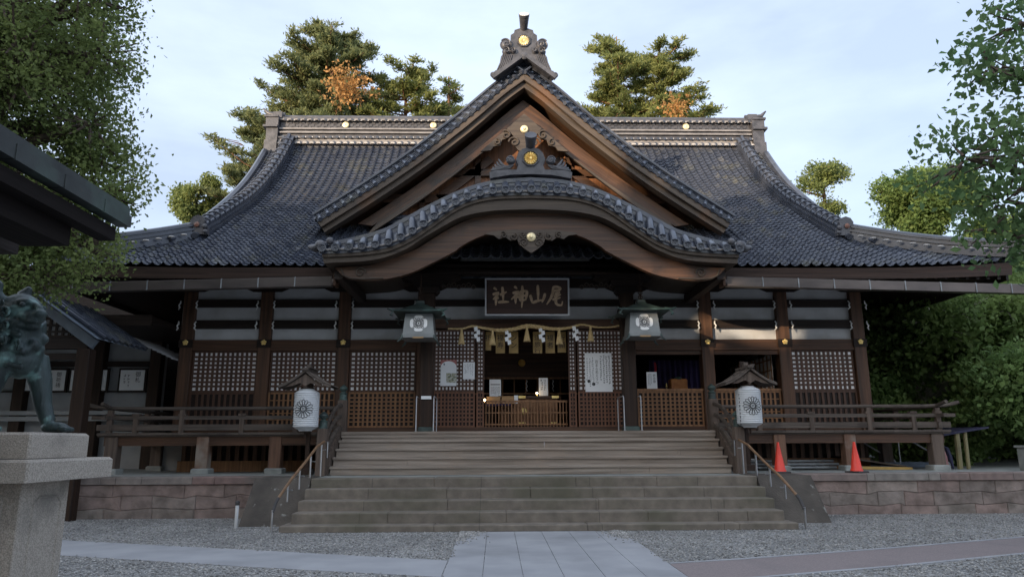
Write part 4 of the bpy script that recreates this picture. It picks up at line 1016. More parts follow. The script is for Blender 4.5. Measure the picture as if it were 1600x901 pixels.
# top ornament of the gable
def big_oni(x, y, z, s_, bar=True):
    t = MB(); W_ = lambda a, b: (x+a*s_, z+b*s_)
    t.prism_xz([W_(a, b) for a, b in ((-.55, -.15), (-.42, .28), (-.40, .75), (-.30, .82), (-.28, .92), (-.12, .98), (.12, .98), (.28, .92), (.30, .82), (.40, .75), (.42, .28), (.55, -.15), (.82, -.5), (.74, -.56), (0, .02), (-.74, -.56), (-.82, -.5))], y, y+.28*s_)
    ornp = part('gable_top_ornament' if bar else 'porch_top_ornament', t, M['orn'], hall)
    for sg in (-1, 1):
        for (cx, cz, rr) in ((.54, .42, .17), (.53, .19, .12), (.33, .20, .085)):
            q = MB(); q.lathe([(0, .0), (rr*1.05*s_, .0), (rr*1.12*s_, .03*s_), (rr*s_, .06*s_), (rr*.85*s_, .05*s_), (rr*.6*s_, .10*s_), (0, .13*s_)], (x+sg*cx*s_, y+.04, z+cz*s_), 16, 'Y')
            q.tube(spiral(x+sg*cx*s_, z+cz*s_, rr*s_*.95, 1.2, .5, sg, y-.10*s_), .022*s_, 5); part('scroll', q, M['orn'], ornp, smooth=True)
        q = MB()
        for k in range(6):
            a = .74-.05*k; q.tube([(x+sg*(.36+.055*k)*s_, y-.01, z+.08*s_), (x+sg*(.44+.052*k)*s_, y-.02, z-.18*s_), (x+sg*(.56+.052*k)*s_, y-.01, z-.46*s_)], [.022*s_, .030*s_, .022*s_], 6)
        q.tube(spiral(x+sg*.92*s_, z-.56*s_, .10*s_, 1.2, 2, sg, y), .05*s_, 6); q.sphere((x+sg*.92*s_, y, z-.56*s_), .065*s_, .08*s_, .065*s_, 8)
        q.prism_xz([(x+sg*a*s_, z+b*s_) for a, b in ((.3, .3), (.60, .22), (.70, .05), (.74, -.18), (.84, -.40), (.93, -.55), (.84, -.62), (.2, -.08))], y+.06, y+.3*s_)
        part('fin', q, M['orn'], ornp, smooth=True)
        q = MB(); d_ = Vector((.80, -.64)).normalized(); nn_ = Vector((.62, .78))*.06
        a_ = Vector((.07, .0)); b_ = a_+d_*1.12
        q.prism_xz([(x+sg*p_.x*s_, z+p_.y*s_) for p_ in (a_-nn_, b_-nn_, b_+nn_, a_+nn_)], y-.14, y+.0); part('slope_bar', q, M['orn'], ornp)
    q = MB(); q.tube([(x+.2*s_*math.cos(k*PI/4+PI/8), y-.03, z+(.55+.2*math.sin(k*PI/4+PI/8))*s_) for k in range(9)], .022*s_, 6); part('crest_frame', q, M['orn'], ornp)
    crest('crest', ornp, x, y-.02, z+.55*s_, .165*s_, M['bell'] if bar else M['gold'])
    return ornp
o1 = big_oni(0, GY-.12, 12.98, 1.0)
t = MB(); t.tube([(0, GY+.3, 13.75), (0, GY-.05, 13.95), (0, GY-.42, 14.22)], [.10, .11, .16], 14, False); t.tube([(0, GY-.38, 14.19), (0, GY-.43, 14.23)], [.16, .165], 14); part('top_bar_tile', t, M['orn'], o1, smooth=True)
t = MB(); t.lathe([(0, 0), (.14, 0), (.14, .012), (0, .015)], (0, 0, 0), 16, 'Y'); c_ = R(-38)
t.v = [(a, b*math.cos(c_)-cz*math.sin(c_)+GY-.435, b*math.sin(c_)+cz*math.cos(c_)+14.232) for a, b, cz in t.v]; part('bar_end', t, M['white'], o1)
t = MB(); t.lathe([(0, 0), (.11, 0), (.12, .03), (.09, .05), (0, .055)], (0, GY-.2, 12.98), 12, 'Y'); part('ridge_tip_tile', t, M['orn'], hall, smooth=True)
# ridge of the gable roof running back
t = MB()
for z0, z1, hd in ((12.75, 13.2, .26), (13.2, 13.27, .34), (13.27, 13.5, .22)): t.box(-hd, hd, GY+.2, 27.2, z0, z1)
t.tube([(0, GY+.2, 13.55), (0, 27.2, 13.55)], .13, 8); part('gable_ridge', t, M['ridge'], hall)

# ---------------------------- curved porch (kara roof)
KR = smoothcurve([(-5.0, 6.2), (-4.5, 6.24), (-3.55, 6.50), (-2.99, 6.80), (-2.34, 7.17), (-1.63, 7.52), (-.9, 7.74), (0, 7.82)], 40)
KD = smoothcurve([(-4.95, 6.02), (-4.11, 6.06), (-3.5, 6.14), (-3.2, 6.24), (-2.91, 6.38), (-2.66, 6.54), (-2.41, 6.72), (-2.16, 6.91), (-1.89, 7.10), (-1.6, 7.26), (-1.28, 7.37), (-.98, 7.43), (-.67, 7.46), (0, 7.48)], 60)
KL = smoothcurve([(-4.85, 5.72), (-3.7, 5.80), (-3.0, 6.04), (-2.55, 6.34), (-2.08, 6.63), (-1.62, 6.87), (-.9, 7.01), (0, 7.05)], 40)
BU = smoothcurve([(-4.66, 5.68), (-3.75, 5.77), (-2.81, 6.11), (-2.33, 6.42), (-1.86, 6.71), (-1.38, 6.93), (-.9, 7.04), (0, 7.10)], 40)
BL = smoothcurve([(-4.5, 5.52), (-4.3, 5.42), (-3.73, 5.38), (-2.98, 5.52), (-2.33, 5.82), (-1.76, 6.13), (-1.70, 6.20), (-1.38, 6.39), (-1.03, 6.52), (-.61, 6.57), (0, 6.58)], 40)
def fullc(c): return c+[(-x, z) for x, z in reversed(c[:-1])]
def kband(name, up, lo, y0, y1, m_, sagz=0):
    U, L_ = fullc(up), fullc(lo); t = MB(); n = 90
    def at(c, q):
        i = q*(len(c)-1); j = min(int(i), len(c)-2); return (lerp(c[j][0], c[j+1][0], i-j), lerp(c[j][1], c[j+1][1], i-j))
    rows = [at(U, k/n) for k in range(n+1)], [at(L_, k/n) for k in range(n+1)]
    vs = []; fs = []
    for k in range(n+1):
        (ux, uz), (lx, lz) = rows[0][k], rows[1][k]; vs += [(ux, y0, uz), (lx, y0, lz), (lx, y1, lz), (ux, y1, uz)]
    for k in range(n):
        for j in range(4): fs.append((k*4+j, k*4+(j+1) % 4, (k+1)*4+(j+1) % 4, (k+1)*4+j))
    fs += [(3, 2, 1, 0), (n*4, n*4+1, n*4+2, n*4+3)]
    t.add(vs, fs); return part(name, t, m_, hall)
sh_ = lambda c, d, k=1.0: [(x*k, z+d) for x, z in c]
kband('porch_roof_slab', sh_(KR, -.03), sh_(KD, .02), 16.42, 21.5, M['tile'])
kband('porch_edge_board', sh_(KD, -.05, .99), sh_(KD, -.17, .985), 16.22, 16.7, M['graybarge'])
kband('porch_eave_board', sh_(KD, -.17, .985), KL, 16.28, 21.3, M['wood_eave'] if 'wood_eave' in M else M['graybarge'])
kband('porch_bargeboard', BU, BL, 16.58, 16.74, M['barge'])
# verge tiles
t = MB(); A, B = fullc(KR), fullc(KD)
def atc(c, x): return interp(c, x)
P_ = []
for k in range(81):
    x = lerp(-4.95, 4.95, k/80); P_.append([(x, 16.52, atc(A, x)), (x, 16.34, (atc(A, x)*.45+atc(B, x)*.55)+.0), (x, 16.2, atc(B, x)-.03), (x, 16.2, atc(B, x)-.1)])
t.grid(P_)
LA = [0]
for (a, b), (c, d) in zip(B, B[1:]): LA.append(LA[-1]+math.hypot(c-a, d-b))
NK = 34; rolls = MB(); discs = MB(); lips = MB()
for k in range(NK+1):
    s_ = lerp(.08, LA[-1]-.08, k/NK); i = max(j for j in range(len(LA)-1) if LA[j] <= s_+1e-6); q = (s_-LA[i])/(LA[i+1]-LA[i])
    x = lerp(B[i][0], B[i+1][0], q); z = lerp(B[i][1], B[i+1][1], q); sl = (B[i+1][1]-B[i][1])/(B[i+1][0]-B[i][0])
    zt = atc(A, x)
    xt = x-sl*.10*0
    rolls.tube([(x+sl*-.10, 16.50, zt-.01), (x+sl*-.05, 16.32, (z+zt)/2+.05), (x, 16.12, z+.02)], [.075, .085, .09], 10)
    discs.lathe([(0, 0), (.098, 0), (.105, .012), (.10, .03), (.078, .03), (.075, .018), (.03, .018), (.02, .03), (0, .032)], (x, 16.12, z+.02), 12, 'Y')
    for j in range(5):
        a = j*2*PI/5; discs.sphere((x+.047*math.cos(a), 16.10, z+.02+.047*math.sin(a)), .017, .012, .017, 6)
    if k < NK:  # pan tile lips between the rolls
        s2 = lerp(.08, LA[-1]-.08, (k+.5)/NK); i = max(j for j in range(len(LA)-1) if LA[j] <= s2+1e-6); q = (s2-LA[i])/(LA[i+1]-LA[i]); x2 = lerp(B[i][0], B[i+1][0], q); z2 = lerp(B[i][1], B[i+1][1], q)
        lips.tube([(x2-.11, 16.17, z2+.02+sl*-.1), (x2-.05, 16.15, z2-.02-.05*sl), (x2+.05, 16.15, z2-.02+.05*sl), (x2+.11, 16.17, z2+.02+sl*.1)], .022, 6)
vt = part('porch_verge_surface', t, M['tile'], hall); part('porch_verge_rolls', rolls, M['tile'], vt, smooth=True); part('round_end_tiles', discs, M['ridge'], vt, smooth=True); part('pan_tile_lips', lips, M['pale'], vt, smooth=True)
t = sweep([(x, 16.5, z+.0) for x, z in fullc(KR)], [(-.12, -.02), (-.12, .04), (.1, .08), (.1, -.02)]); part('porch_rim_tile', t, M['tile'], hall)
for sg in (-1, 1):
    t = MB(); t.tube([(sg*4.85, 16.3, 6.12), (sg*5.08, 16.35, 6.10), (sg*5.25, 16.45, 6.16)], [.10, .10, .05], 10); t.sphere((sg*4.93, 16.18, 6.12), .13, .1, .13, 12); t.sphere((sg*4.72, 16.22, 6.24), .09, .08, .09, 10); part('corner_tile', t, M['orn'], hall, smooth=True)
    # scroll at foot of curved bargeboard
    t = MB(); t.tube(spiral(sg*4.05, 5.56, .13, 1.4, 0, -sg, 16.56), .018, 6); t.tube([(sg*4.5, 16.56, 5.66), (sg*4.44, 16.56, 5.5), (sg*4.3, 16.56, 5.43), (sg*4.0, 16.56, 5.41), (sg*3.5, 16.56, 5.43)], .02, 6); part('carved_scroll', t, M['graybarge'], hall, smooth=True)
    t = MB(); t.box(*sorted((sg*4.5, sg*4.7)), 16.75, 20, 5.45, 5.7); part('porch_purlin', t, M['dark_y'], hall)
    t = MB(); t.box(*sorted((sg*4.72, sg*4.78)), 17.0, 17.35, 5.35, 5.95); part('porch_eave_return', t, M['wood_z'], hall)
    t = MB(); t.box(*sorted((sg*2.5, sg*2.75)), 16.8, 20, 6.08, 6.32); part('porch_purlin', t, M['dark_y'], hall)
kp = MB(); y = 16.5
kp.prism_xz([(-.32, 6.60), (-.36, 6.45), (-.30, 6.26), (-.15, 6.13), (0, 6.03), (.15, 6.13), (.30, 6.26), (.36, 6.45), (.32, 6.60)], y, y+.07)
for sg in (-1, 1):
    kp.prism_xz([(sg*a, b) for a, b in ((.3, 6.62), (.6, 6.60), (1.0, 6.55), (1.12, 6.50), (.9, 6.47), (.78, 6.38), (.62, 6.42), (.5, 6.34), (.36, 6.36))], y+.01, y+.06)
    for cx, cz, rr, a0 in ((.18, 6.28, .11, 0), (.42, 6.43, .10, 2), (.66, 6.47, .08, 1), (.2, 6.48, .09, 3)): kp.tube(spiral(sg*cx, cz, rr, 1.3, a0, sg, y-.015), .02, 6)
pk = part('porch_pendant', kp, M['graybarge'], hall, smooth=True)
t = MB(); t.lathe([(0, 0), (.095, 0), (.11, .03), (.09, .05), (.05, .06), (.03, .09), (0, .095)], (0, y, 6.42), 16, 'Y'); part('gilt_boss', t, M['bell'], pk, smooth=True)
# ornament on the crown of the porch
t = MB(); yy = 16.42
t.prism_xz([(-.98, 7.84), (-1.0, 8.0), (-.85, 8.04), (-.6, 8.06), (.6, 8.06), (.85, 8.04), (1.0, 8.0), (.98, 7.84), (.5, 7.93), (0, 7.95), (-.5, 7.93)], yy-.1, yy+.25)
po = part('porch_top_ornament', t, M['orn'], hall)
t = MB(); t.prism_xz([(a, b) for a, b in ((-.36, 8.05), (-.30, 8.2), (-.36, 8.34), (-.30, 8.52), (-.2, 8.62), (-.06, 8.66), (.06, 8.66), (.2, 8.62), (.30, 8.52), (.36, 8.34), (.30, 8.2), (.36, 8.05))], yy-.05, yy+.2); part('crest_plate', t, M['orn'], po)
for sg in (-1, 1):
    t = MB(); t.sphere((sg*.48, yy-.06, 8.3), .12, .09, .10, 10); t.tube(spiral(sg*.48, 8.3, .11, 1.2, 0, sg, yy-.14), .018, 5)
    for k in range(5): t.tube([(sg*(.42+.02*k), yy-.04, 8.20-.02*k), (sg*(.62+.05*k), yy-.06, 8.14-.015*k), (sg*(.72+.06*k), yy-.04, 8.24-.045*k), (sg*(.78+.045*k), yy-.02, 8.36-.07*k)], [.03, .04, .035, .015], 6)
    part('fin', t, M['orn'], po, smooth=True)
t = MB(); t.tube([(.2*math.cos(k*PI/4+PI/8), yy-.07, 8.37+.2*math.sin(k*PI/4+PI/8)) for k in range(9)], .022, 6); part('crest_frame', t, M['orn'], po)
crest('crest', po, 0, yy-.06, 8.37, .165, M['gold'])
t = MB(); t.tube([(0, yy+.2, 8.6), (0, yy-.05, 8.75), (0, yy-.25, 8.9)], [.10, .12, .15], 14); part('top_bar_tile', t, M['orn'], po, smooth=True)
t = MB(); t.box(-.2, .2, 16.6, 20.5, 7.8, 8.05); t.tube([(0, 16.6, 8.1), (0, 20.6, 8.1)], .1, 8); part('porch_ridge', t, M['ridge'], hall)

# ------------------------------------------------------------------ things on and around the hall
# name plaque
pq = thing('name_plaque', 'dark wooden plaque with grey frame and four large gilt characters above the entrance', 'plaque', (0, 19.0, 5.47))
tilt = Matrix.Rotation(R(8), 3, 'X')
def tl(mb):
    mb.v = [tuple(tilt @ Vector(p_)) for p_ in mb.v]; return mb
t = MB(); t.box(-1.1, 1.1, 0, .08, -.49, .49); part('board', tl(t), M['plaque'], pq, world=False)
for a in ((-1.14, 1.14, -.06, .03, .465, .505), (-1.14, 1.14, -.06, .03, -.505, -.465), (-1.14, -1.10, -.06, .03, -.465, .465), (1.10, 1.14, -.06, .03, -.465, .465)):
    t = MB(); t.box(*a); part('frame', tl(t), M['frame'], pq, world=False)
STR = {
 '社': [[(300, 300), (330, 318), (352, 338)], [(285, 405), (335, 385), (385, 368)], [(378, 372), (345, 430), (290, 478)], [(335, 420), (338, 500), (334, 568)], [(350, 432), (378, 470)],
       [(435, 285), (446, 400), (450, 505)], [(395, 410), (450, 388), (502, 362)], [(368, 520), (450, 512), (540, 514)]],
 '神': [[(618, 280), (645, 296), (665, 318)], [(592, 382), (640, 368), (692, 352)], [(688, 358), (640, 420), (572, 478)], [(638, 410), (640, 480), (642, 542)], [(655, 420), (684, 456)],
       [(700, 372), (706, 430), (704, 496)], [(700, 370), (760, 352), (822, 345)], [(820, 345), (812, 420), (795, 492)], [(705, 432), (755, 424), (805, 414)], [(702, 494), (755, 486), (800, 482)], [(745, 268), (748, 420), (736, 602)]],
 '山': [[(985, 258), (990, 380), (990, 500)], [(868, 408), (885, 470), (900, 534)], [(898, 528), (980, 500), (1062, 484)], [(1100, 384), (1082, 450), (1050, 525)]],
 '尾': [[(1212, 302), (1260, 285), (1345, 296)], [(1345, 296), (1325, 325), (1290, 350)], [(1232, 348), (1280, 340), (1335, 336)], [(1222, 300), (1222, 370), (1190, 455), (1122, 555)], [(1330, 362), (1285, 382), (1245, 392)],
       [(1232, 432), (1290, 415), (1345, 402)], [(1212, 482), (1280, 462), (1340, 448)], [(1285, 385), (1268, 460), (1262, 530), (1300, 566), (1360, 562), (1368, 505)]]}
for ch, strokes in STR.items():
    t = MB()
    for si, st in enumerate(strokes):
        P_ = [((x/10+740-822)*.01745, -.012-.0009*si, (464.5-z/10-420+0)*0+(44.0-z/10)*.0179) for x, z in st]
        n = 10; q = []
        # resample
        d = [0]
        for a, b in zip(P_, P_[1:]): d.append(d[-1]+math.dist(a, b))
        for k in range(n+1):
            s_ = d[-1]*k/n; i = max(j for j in range(len(d)-1) if d[j] <= s_+1e-9); w_ = (s_-d[i])/(d[i+1]-d[i]); q.append(tuple(lerp(P_[i][c], P_[i+1][c], w_) for c in range(3)))
        wd = .034 if d[-1] > .12 else .029
        L_, R_ = [], []
        for k in range(n+1):
            a, b = q[max(k-1, 0)], q[min(k+1, n)]; tx, tz = b[0]-a[0], b[2]-a[2]; l = math.hypot(tx, tz) or 1
            ww = wd*(.95-.55*(k/n)**2+.25*math.sin(k/n*PI)) if k else wd*.6
            L_.append((q[k][0]-tz/l*ww, q[k][1], q[k][2]+tx/l*ww)); R_.append((q[k][0]+tz/l*ww, q[k][1], q[k][2]-tx/l*ww))
        t.grid([L_, R_])
        t.grid([[(x, y+.014, z) for x, y, z in L_], L_]); t.grid([R_, [(x, y+.014, z) for x, y, z in R_]])
    part('carved_character', tl(t), M['letter'], pq, world=False)

# sacred straw rope
rope_pts = [(-2.15, 4.66), (-1.75, 4.66), (-1.5, 4.73), (-1.2, 4.68), (-.8, 4.62), (-.4, 4.64), (0, 4.73), (.35, 4.70), (.75, 4.65), (1.15, 4.68), (1.5, 4.77), (1.9, 4.70), (2.3, 4.70), (2.62, 4.76)]
rc = smoothcurve(rope_pts, 160); YR = 19.35
rp_ = thing('straw_rope', 'long twisted pale straw rope stretched across the entrance below the plaque', 'rope', (0, YR, 4.68))
t = MB()
for ph in (0, 2*PI/3, 4*PI/3):
    t.tube([(x, YR+.028*w_*math.cos(k*.55+ph), z+.028*w_*math.sin(k*.55+ph)) for k, (x, z) in enumerate(rc) for w_ in [(.35+.65*math.exp(-(x/1.2)**2))*1.15]], [.028*(.4+.6*math.exp(-(x/1.2)**2))*1.1 for x, z in rc], 6)
part('twisted_strands', t, M['rope'], rp_, smooth=True)
for x in (-1.78, -.94, .0, .88, 1.74):
    z = interp(rc, x); t = MB(); t.lathe([(.0, 0), (.03, -.02), (.035, -.09), (.03, -.11), (.05, -.2), (.085, -.40), (.082, -.41), (0, -.41)], (x, YR-.01, z), 12)
    for k in range(14):
        a = k*2*PI/14; t.tube([(x+.03*math.cos(a), YR-.01+.03*math.sin(a), z-.12), (x+.088*math.cos(a), YR-.01+.088*math.sin(a), z-.43)], .009, 4)
    part('straw_tassel', t, M['rope'], rp_, smooth=True)
for x in (-1.36, -.52, .40, 1.32):
    z = interp(rc, x)-.02; t = MB(); xx = x; k = 0
    for k in range(4):
        o_ = .035 if k % 2 else -.035
        t.add([(x+o_-.05, YR-.03-.004*k, z), (x+o_+.04, YR-.03-.004*k, z+.03), (x+o_+.06, YR-.035-.004*k, z-.08), (x+o_-.03, YR-.035-.004*k, z-.12),
               (x+o_-.05, YR-.027-.004*k, z), (x+o_+.04, YR-.027-.004*k, z+.03), (x+o_+.06, YR-.032-.004*k, z-.08), (x+o_-.03, YR-.032-.004*k, z-.12)], [(0, 3, 2, 1), (4, 5, 6, 7), (0, 1, 5, 4), (1, 2, 6, 5), (2, 3, 7, 6), (3, 0, 4, 7)])
        z -= .095
    part('paper_streamer', t, M['sheet'], rp_)

# hanging boards over the doorway
for i, (x, wdt, txt, zz) in enumerate(((-1.06, .16, '祈', 4.18), (-.72, .26, '福寿', 4.10), (-.34, .26, 'シン', 4.10), (.34, .26, '道旅行', 4.10), (.70, .26, '福者', 4.10), (1.03, .24, '祈願', 4.12))):
    lab = ['narrow gilt prayer board hanging leftmost at the doorway top', 'gilt prayer board second from the left, left of the folded paper streamer', 'gilt prayer board third from left half behind the large paper streamer', 'gilt prayer board with three dark characters right of the doorway centre', 'gilt prayer board second from right over the doorway', 'gilt prayer board rightmost over the doorway behind a straw tassel'][i]
    th = thing('prayer_board', lab, 'board', (x, 20.25, 4.4), 0, 'gilt boards hanging over the doorway')
    t = MB(); t.box(x-wdt/2, x+wdt/2, 20.24, 20.27, zz, 4.71); part('board', t, M['boardgold'], th)
    n_ = len(txt); size = min(.2, .56/n_)
    text_obj('writing', txt, size, M['ink'], th, (x, 20.238, 4.62-size*.5), .002, True, bold=0.0)

# door notices
def sheet(name, x0, x1, z0, z1, y, label, cat='notice', body=None, th_=.008, m_=None, group=None):
    th = thing(name, label, cat, ((x0+x1)/2, y, z0), 0, group)
    t = MB(); t.box(x0, x1, y-th_, y, z0, z1); part('paper_sheet' if cat == 'notice' else 'panel', t, m_ or M['sheet'], th)
    return th
def lines(th, x0, x1, z0, z1, y, ncol, m_, seed=0, wd=.35, gap=.5, horiz=False):
    random.seed(seed); t = MB(); dx = (x1-x0)/ncol
    for c in range(ncol):
        xc = x0+dx*(c+.5); z = z1-random.uniform(0, .05)*(z1-z0); end = z0+random.uniform(0, .3)*(z1-z0)
        ch = dx*.62
        while z-ch > end:
            for q in range(3):
                a = random.uniform(-.3, .3)*dx; b = random.uniform(.1, .9)*ch
                if random.random() < .5: t.box(xc-dx*wd/2, xc+dx*wd/2, y-.0015, y, z-b-.06*dx, z-b+.06*dx)
                else: t.box(xc+a-.06*dx, xc+a+.06*dx, y-.0012, y, z-ch*.9, z-ch*.1)
            z -= ch*1.15
    part('writing_columns', t, m_, th)
YN = YW-.075
n1 = sheet('door_notice', -2.37, -1.93, 3.15, 3.86, YN, 'white poster with red top corners and a small picture on the left doors')
t = MB()
for sg in (0, 1):
    pts = [(-2.37, 3.865), (-2.37, 3.70)]+[(-2.15-.22*math.cos(a), 3.66+.17*math.sin(a)) for a in [k*PI/12 for k in range(7)]]+[(-2.15, 3.865)]
    if sg: pts = [(-4.30-x, z) for x, z in pts][::-1]
    t.prism_xz(pts, YN-.0095, YN-.008)
part('red_corner', t, M['redfade'] if 'redfade' in M else mat('faded_red_print', (.42, .17, .15), (.36, .13, .12), .5), n1)
M['photo'] = mat('small_printed_picture', (.12, .15, .10), (.42, .40, .22), .5, 28, contrast=(.42, .58), c3=(.5, .5, .48), s3=30, t3=(.5, .56))
t = MB(); t.box(-2.21, -1.935, YN-.0095, YN-.008, 3.24, 3.50); part('printed_picture', t, M['photo'], n1)
t = MB(); t.box(-2.29, -2.25, YN-.0095, YN-.008, 3.72, 3.77); part('printed_dot', t, M['tarp'], n1)
n2 = sheet('door_notice', -1.75, -1.43, 3.33, 3.80, YN, 'small plain white notice right of the poster on the left doors')
lines(n2, -1.72, -1.46, 3.37, 3.76, YN-.009, 5, M['gray_ink'], 2, .2)
n3 = sheet('poster_board', 1.62, 2.37, 2.98, 4.05, YN, 'large white poster dense with columns of brush writing on the right doors', 'poster')
lines(n3, 2.02, 2.34, 3.02, 4.0, YN-.009, 4, M['ink'], 5, .45); lines(n3, 1.64, 1.88, 3.02, 3.95, YN-.009, 3, M['gray_ink'], 6, .4)
text_obj('brush_title', '百まる名えうつ', .095, M['ink'], n3, (1.945, YN-.01, 3.80), .002, True, bold=0.0)
t = MB(); t.lathe([(0, 0), (.045, 0), (0, .001)], (1.72, YN-.009, 3.27), 14, 'Y'); t.lathe([(0, 0), (.048, 0), (0, .001)], (1.85, YN-.009, 3.19), 14, 'Y'); part('ink_seal', t, M['ink'], n3)

# steel rails beside the porch pillars
def loop_rail(x, label):
    th = thing('steel_handrail', label, 'handrail', (x, 18.5, VZ), 0, 'steel rails beside the porch pillars')
    t = MB(); t.tube([(x, 18.44, VZ), (x, 18.44, VZ+.82), (x, 18.5, VZ+.88), (x, 19.3, VZ+.88), (x, 19.36, VZ+.82), (x, 19.36, VZ)], .015, 8); part('bent_tube', t, M['whitepipe'], th, smooth=True)
    for y in (18.44, 19.36):
        t = MB(); t.lathe([(0, 0), (.05, 0), (.05, .01), (.03, .015)], (x, y, VZ), 12); part('floor_flange', t, M['steel'], th)
loop_rail(-2.86, 'upright steel rail on the outer side of the left porch pillar'); loop_rail(-2.42, 'upright steel rail on the inner side of the left porch pillar')
loop_rail(2.42, 'upright steel rail on the inner side of the right porch pillar'); loop_rail(2.86, 'upright steel rail on the outer side of the right porch pillar')
t = MB(); t.box(-2.76, -2.5, 18.58, 18.6, 2.72, 2.80); single('small_sign', t, M['sheet'], 'tiny white card fixed on the left porch pillar between two steel rails', 'sign')

# interior things
ct = thing('offering_box', 'reddish brown offering box with gilt fittings behind the doorway barrier', 'offering box', (.3, 20.9, 2.04))
t = MB(); t.cbox(-.72, .92, 20.7, 21.35, 2.1, 2.86, .02); part('box_body', t, M['lat'], ct)
t = MB(); t.box(-.78, .98, 20.64, 21.4, 2.86, 2.93); part('box_top', t, M['wood_x'], ct)
for x, z in ((-.1, 2.86), (.85, 2.86), (-.1, 2.12), (.8, 2.12)):
    t = MB(); t.box(x-.1, x+.1, 20.625, 20.64, z, z+.07); part('gilt_fitting', t, M['gold'], ct)
t = MB(); t.lathe([(0, 0), (.1, 0), (.08, .02), (0, .022)], (-.05, 20.695, 2.5), 12, 'Y'); part('gilt_fitting', t, M['gold'], ct)
tb = thing('side_table', 'low table with a purple cloth edge left inside the doorway', 'table', (-.8, 20.6, 2.04))
t = MB(); t.box(-1.12, -.42, 20.45, 20.85, 2.64, 2.70); part('table_top', t, M['purple'], tb)
for x in (-1.08, -.46):
    for y in (20.48, 20.82):
        t = MB(); t.box(x-.025, x+.025, y-.025, y+.025, 2.04, 2.64); part('leg', t, M['dark_z'], tb)
for i, (a, b, z) in enumerate(((-1.10, -.72, 2.88), (-.68, -.30, 2.89))):
    th = thing('wooden_box', ['left of two pale wooden boxes on the table in the doorway', 'right of two pale wooden boxes on the table in the doorway'][i], 'box', ((a+b)/2, 20.6, 2.7), 0, 'pale boxes on the doorway table')
    t = MB(); t.box(a, b, 20.48, 20.8, 2.70, z); part('box_body', t, M['light'], th); t = MB(); t.box(a-.012, b+.012, 20.46, 20.82, z, z+.02); part('lid', t, M['light'], th)
t = MB(); t.box(-.33, -.22, 20.44, 20.455, 2.71, 2.93); single('price_card', t, M['sheet'], 'tiny white card standing by the right pale box in the doorway', 'card')
a = sheet('standing_notice', -1.03, -.70, 2.92, 3.40, 20.7, 'white notice with a grey heading standing on the left pale box')
lines(a, -1.0, -.73, 2.95, 3.2, 20.69, 8, M['ink'], 9, .5); t = MB(); t.box(-1.0, -.73, 20.6885, 20.692, 3.24, 3.27); part('heading', t, M['gray_ink'], a)
a = sheet('standing_notice', .40, .66, 2.92, 3.46, 20.9, 'narrow tall white notice standing right of centre on the offering box')
lines(a, .44, .62, 2.97, 3.42, 20.89, 2, M['gray_ink'], 3, .5)
for i, x in enumerate((-1.16, .33)):
    th = thing('small_lamp', ['tiny glowing lamp at the left edge of the doorway', 'tiny glowing lamp beside the narrow tall notice'][i], 'lamp', (x, 20.55, 2.7))
    zb_ = 2.72 if i == 0 else 2.93; yb_ = 20.30 if i == 0 else 20.7
    t = MB(); t.lathe([(0, 0), (.03, 0), (.03, .02), (.01, .03), (.01, .05), (0, .05)], (x, yb_, zb_)); part('lamp_foot', t, M['gold'], th)
    t = MB(); t.sphere((x, yb_, zb_+.075), .028, n=10); part('bulb', t, M['bulb'], th)
# right bay contents
a = sheet('standing_notice', 3.37, 3.66, 3.06, 3.54, 20.05, 'white notice with a bold character column on the sill of the open right window')
lines(a, 3.40, 3.52, 3.1, 3.5, 20.04, 3, M['gray_ink'], 12, .4); text_obj('writing', '祈念章', .085, M['ink'], a, (3.585, 20.041, 3.44), .002, True, bold=0.0)
t = MB(); P_ = []
for k in range(49): x = lerp(3.7, 5.5, k/48); P_.append([(x, 21.2+.05*math.sin(k*1.5), 2.05), (x, 21.2+.04*math.sin(k*1.5), 4.0)])
t.grid(P_); single('purple_curtain', t, M['purple'], 'dark purple curtain hanging inside the open window right of the porch', 'curtain', smooth=True)
od = thing('orange_casket', 'small orange casket with a dark green lid pad seen through the right window', 'casket', (4.45, 20.7, 2.04))
t = MB(); t.box(4.0, 4.9, 20.5, 21.0, 2.04, 3.1); part('pedestal', t, M['wood_z'], od)
t = MB(); t.cbox(4.18, 4.66, 20.58, 20.92, 3.1, 3.40, .03); part('casket_body', t, M['orangebox'], od)
t = MB(); t.sphere((4.42, 20.7, 3.40), .12, .12, .07, 12); part('lid_pad', t, M['wd1'] if 0 else M['copper'], od, smooth=True)
t = MB(); t.lathe([(0, 0), (.04, 0), (.03, .03), (.012, .06), (.03, .1), (.012, .14), (.02, .17), (0, .21)], (3.98, 20.3, 3.05), 12); single('gilt_figurine', t, M['gold'], 'tiny gilt ornament standing left of the orange casket', 'ornament', smooth=True)
t = MB(); P_ = [[(3.78+.02*math.sin(k), 20.9, 3.9-.2*k*.5), (3.84+.02*math.sin(k), 20.9, 3.9-.2*k*.5)] for k in range(16)]; t.grid(P_); single('red_cord', t, M['redcloth'], 'thin red cord hanging beside the purple curtain', 'cord')

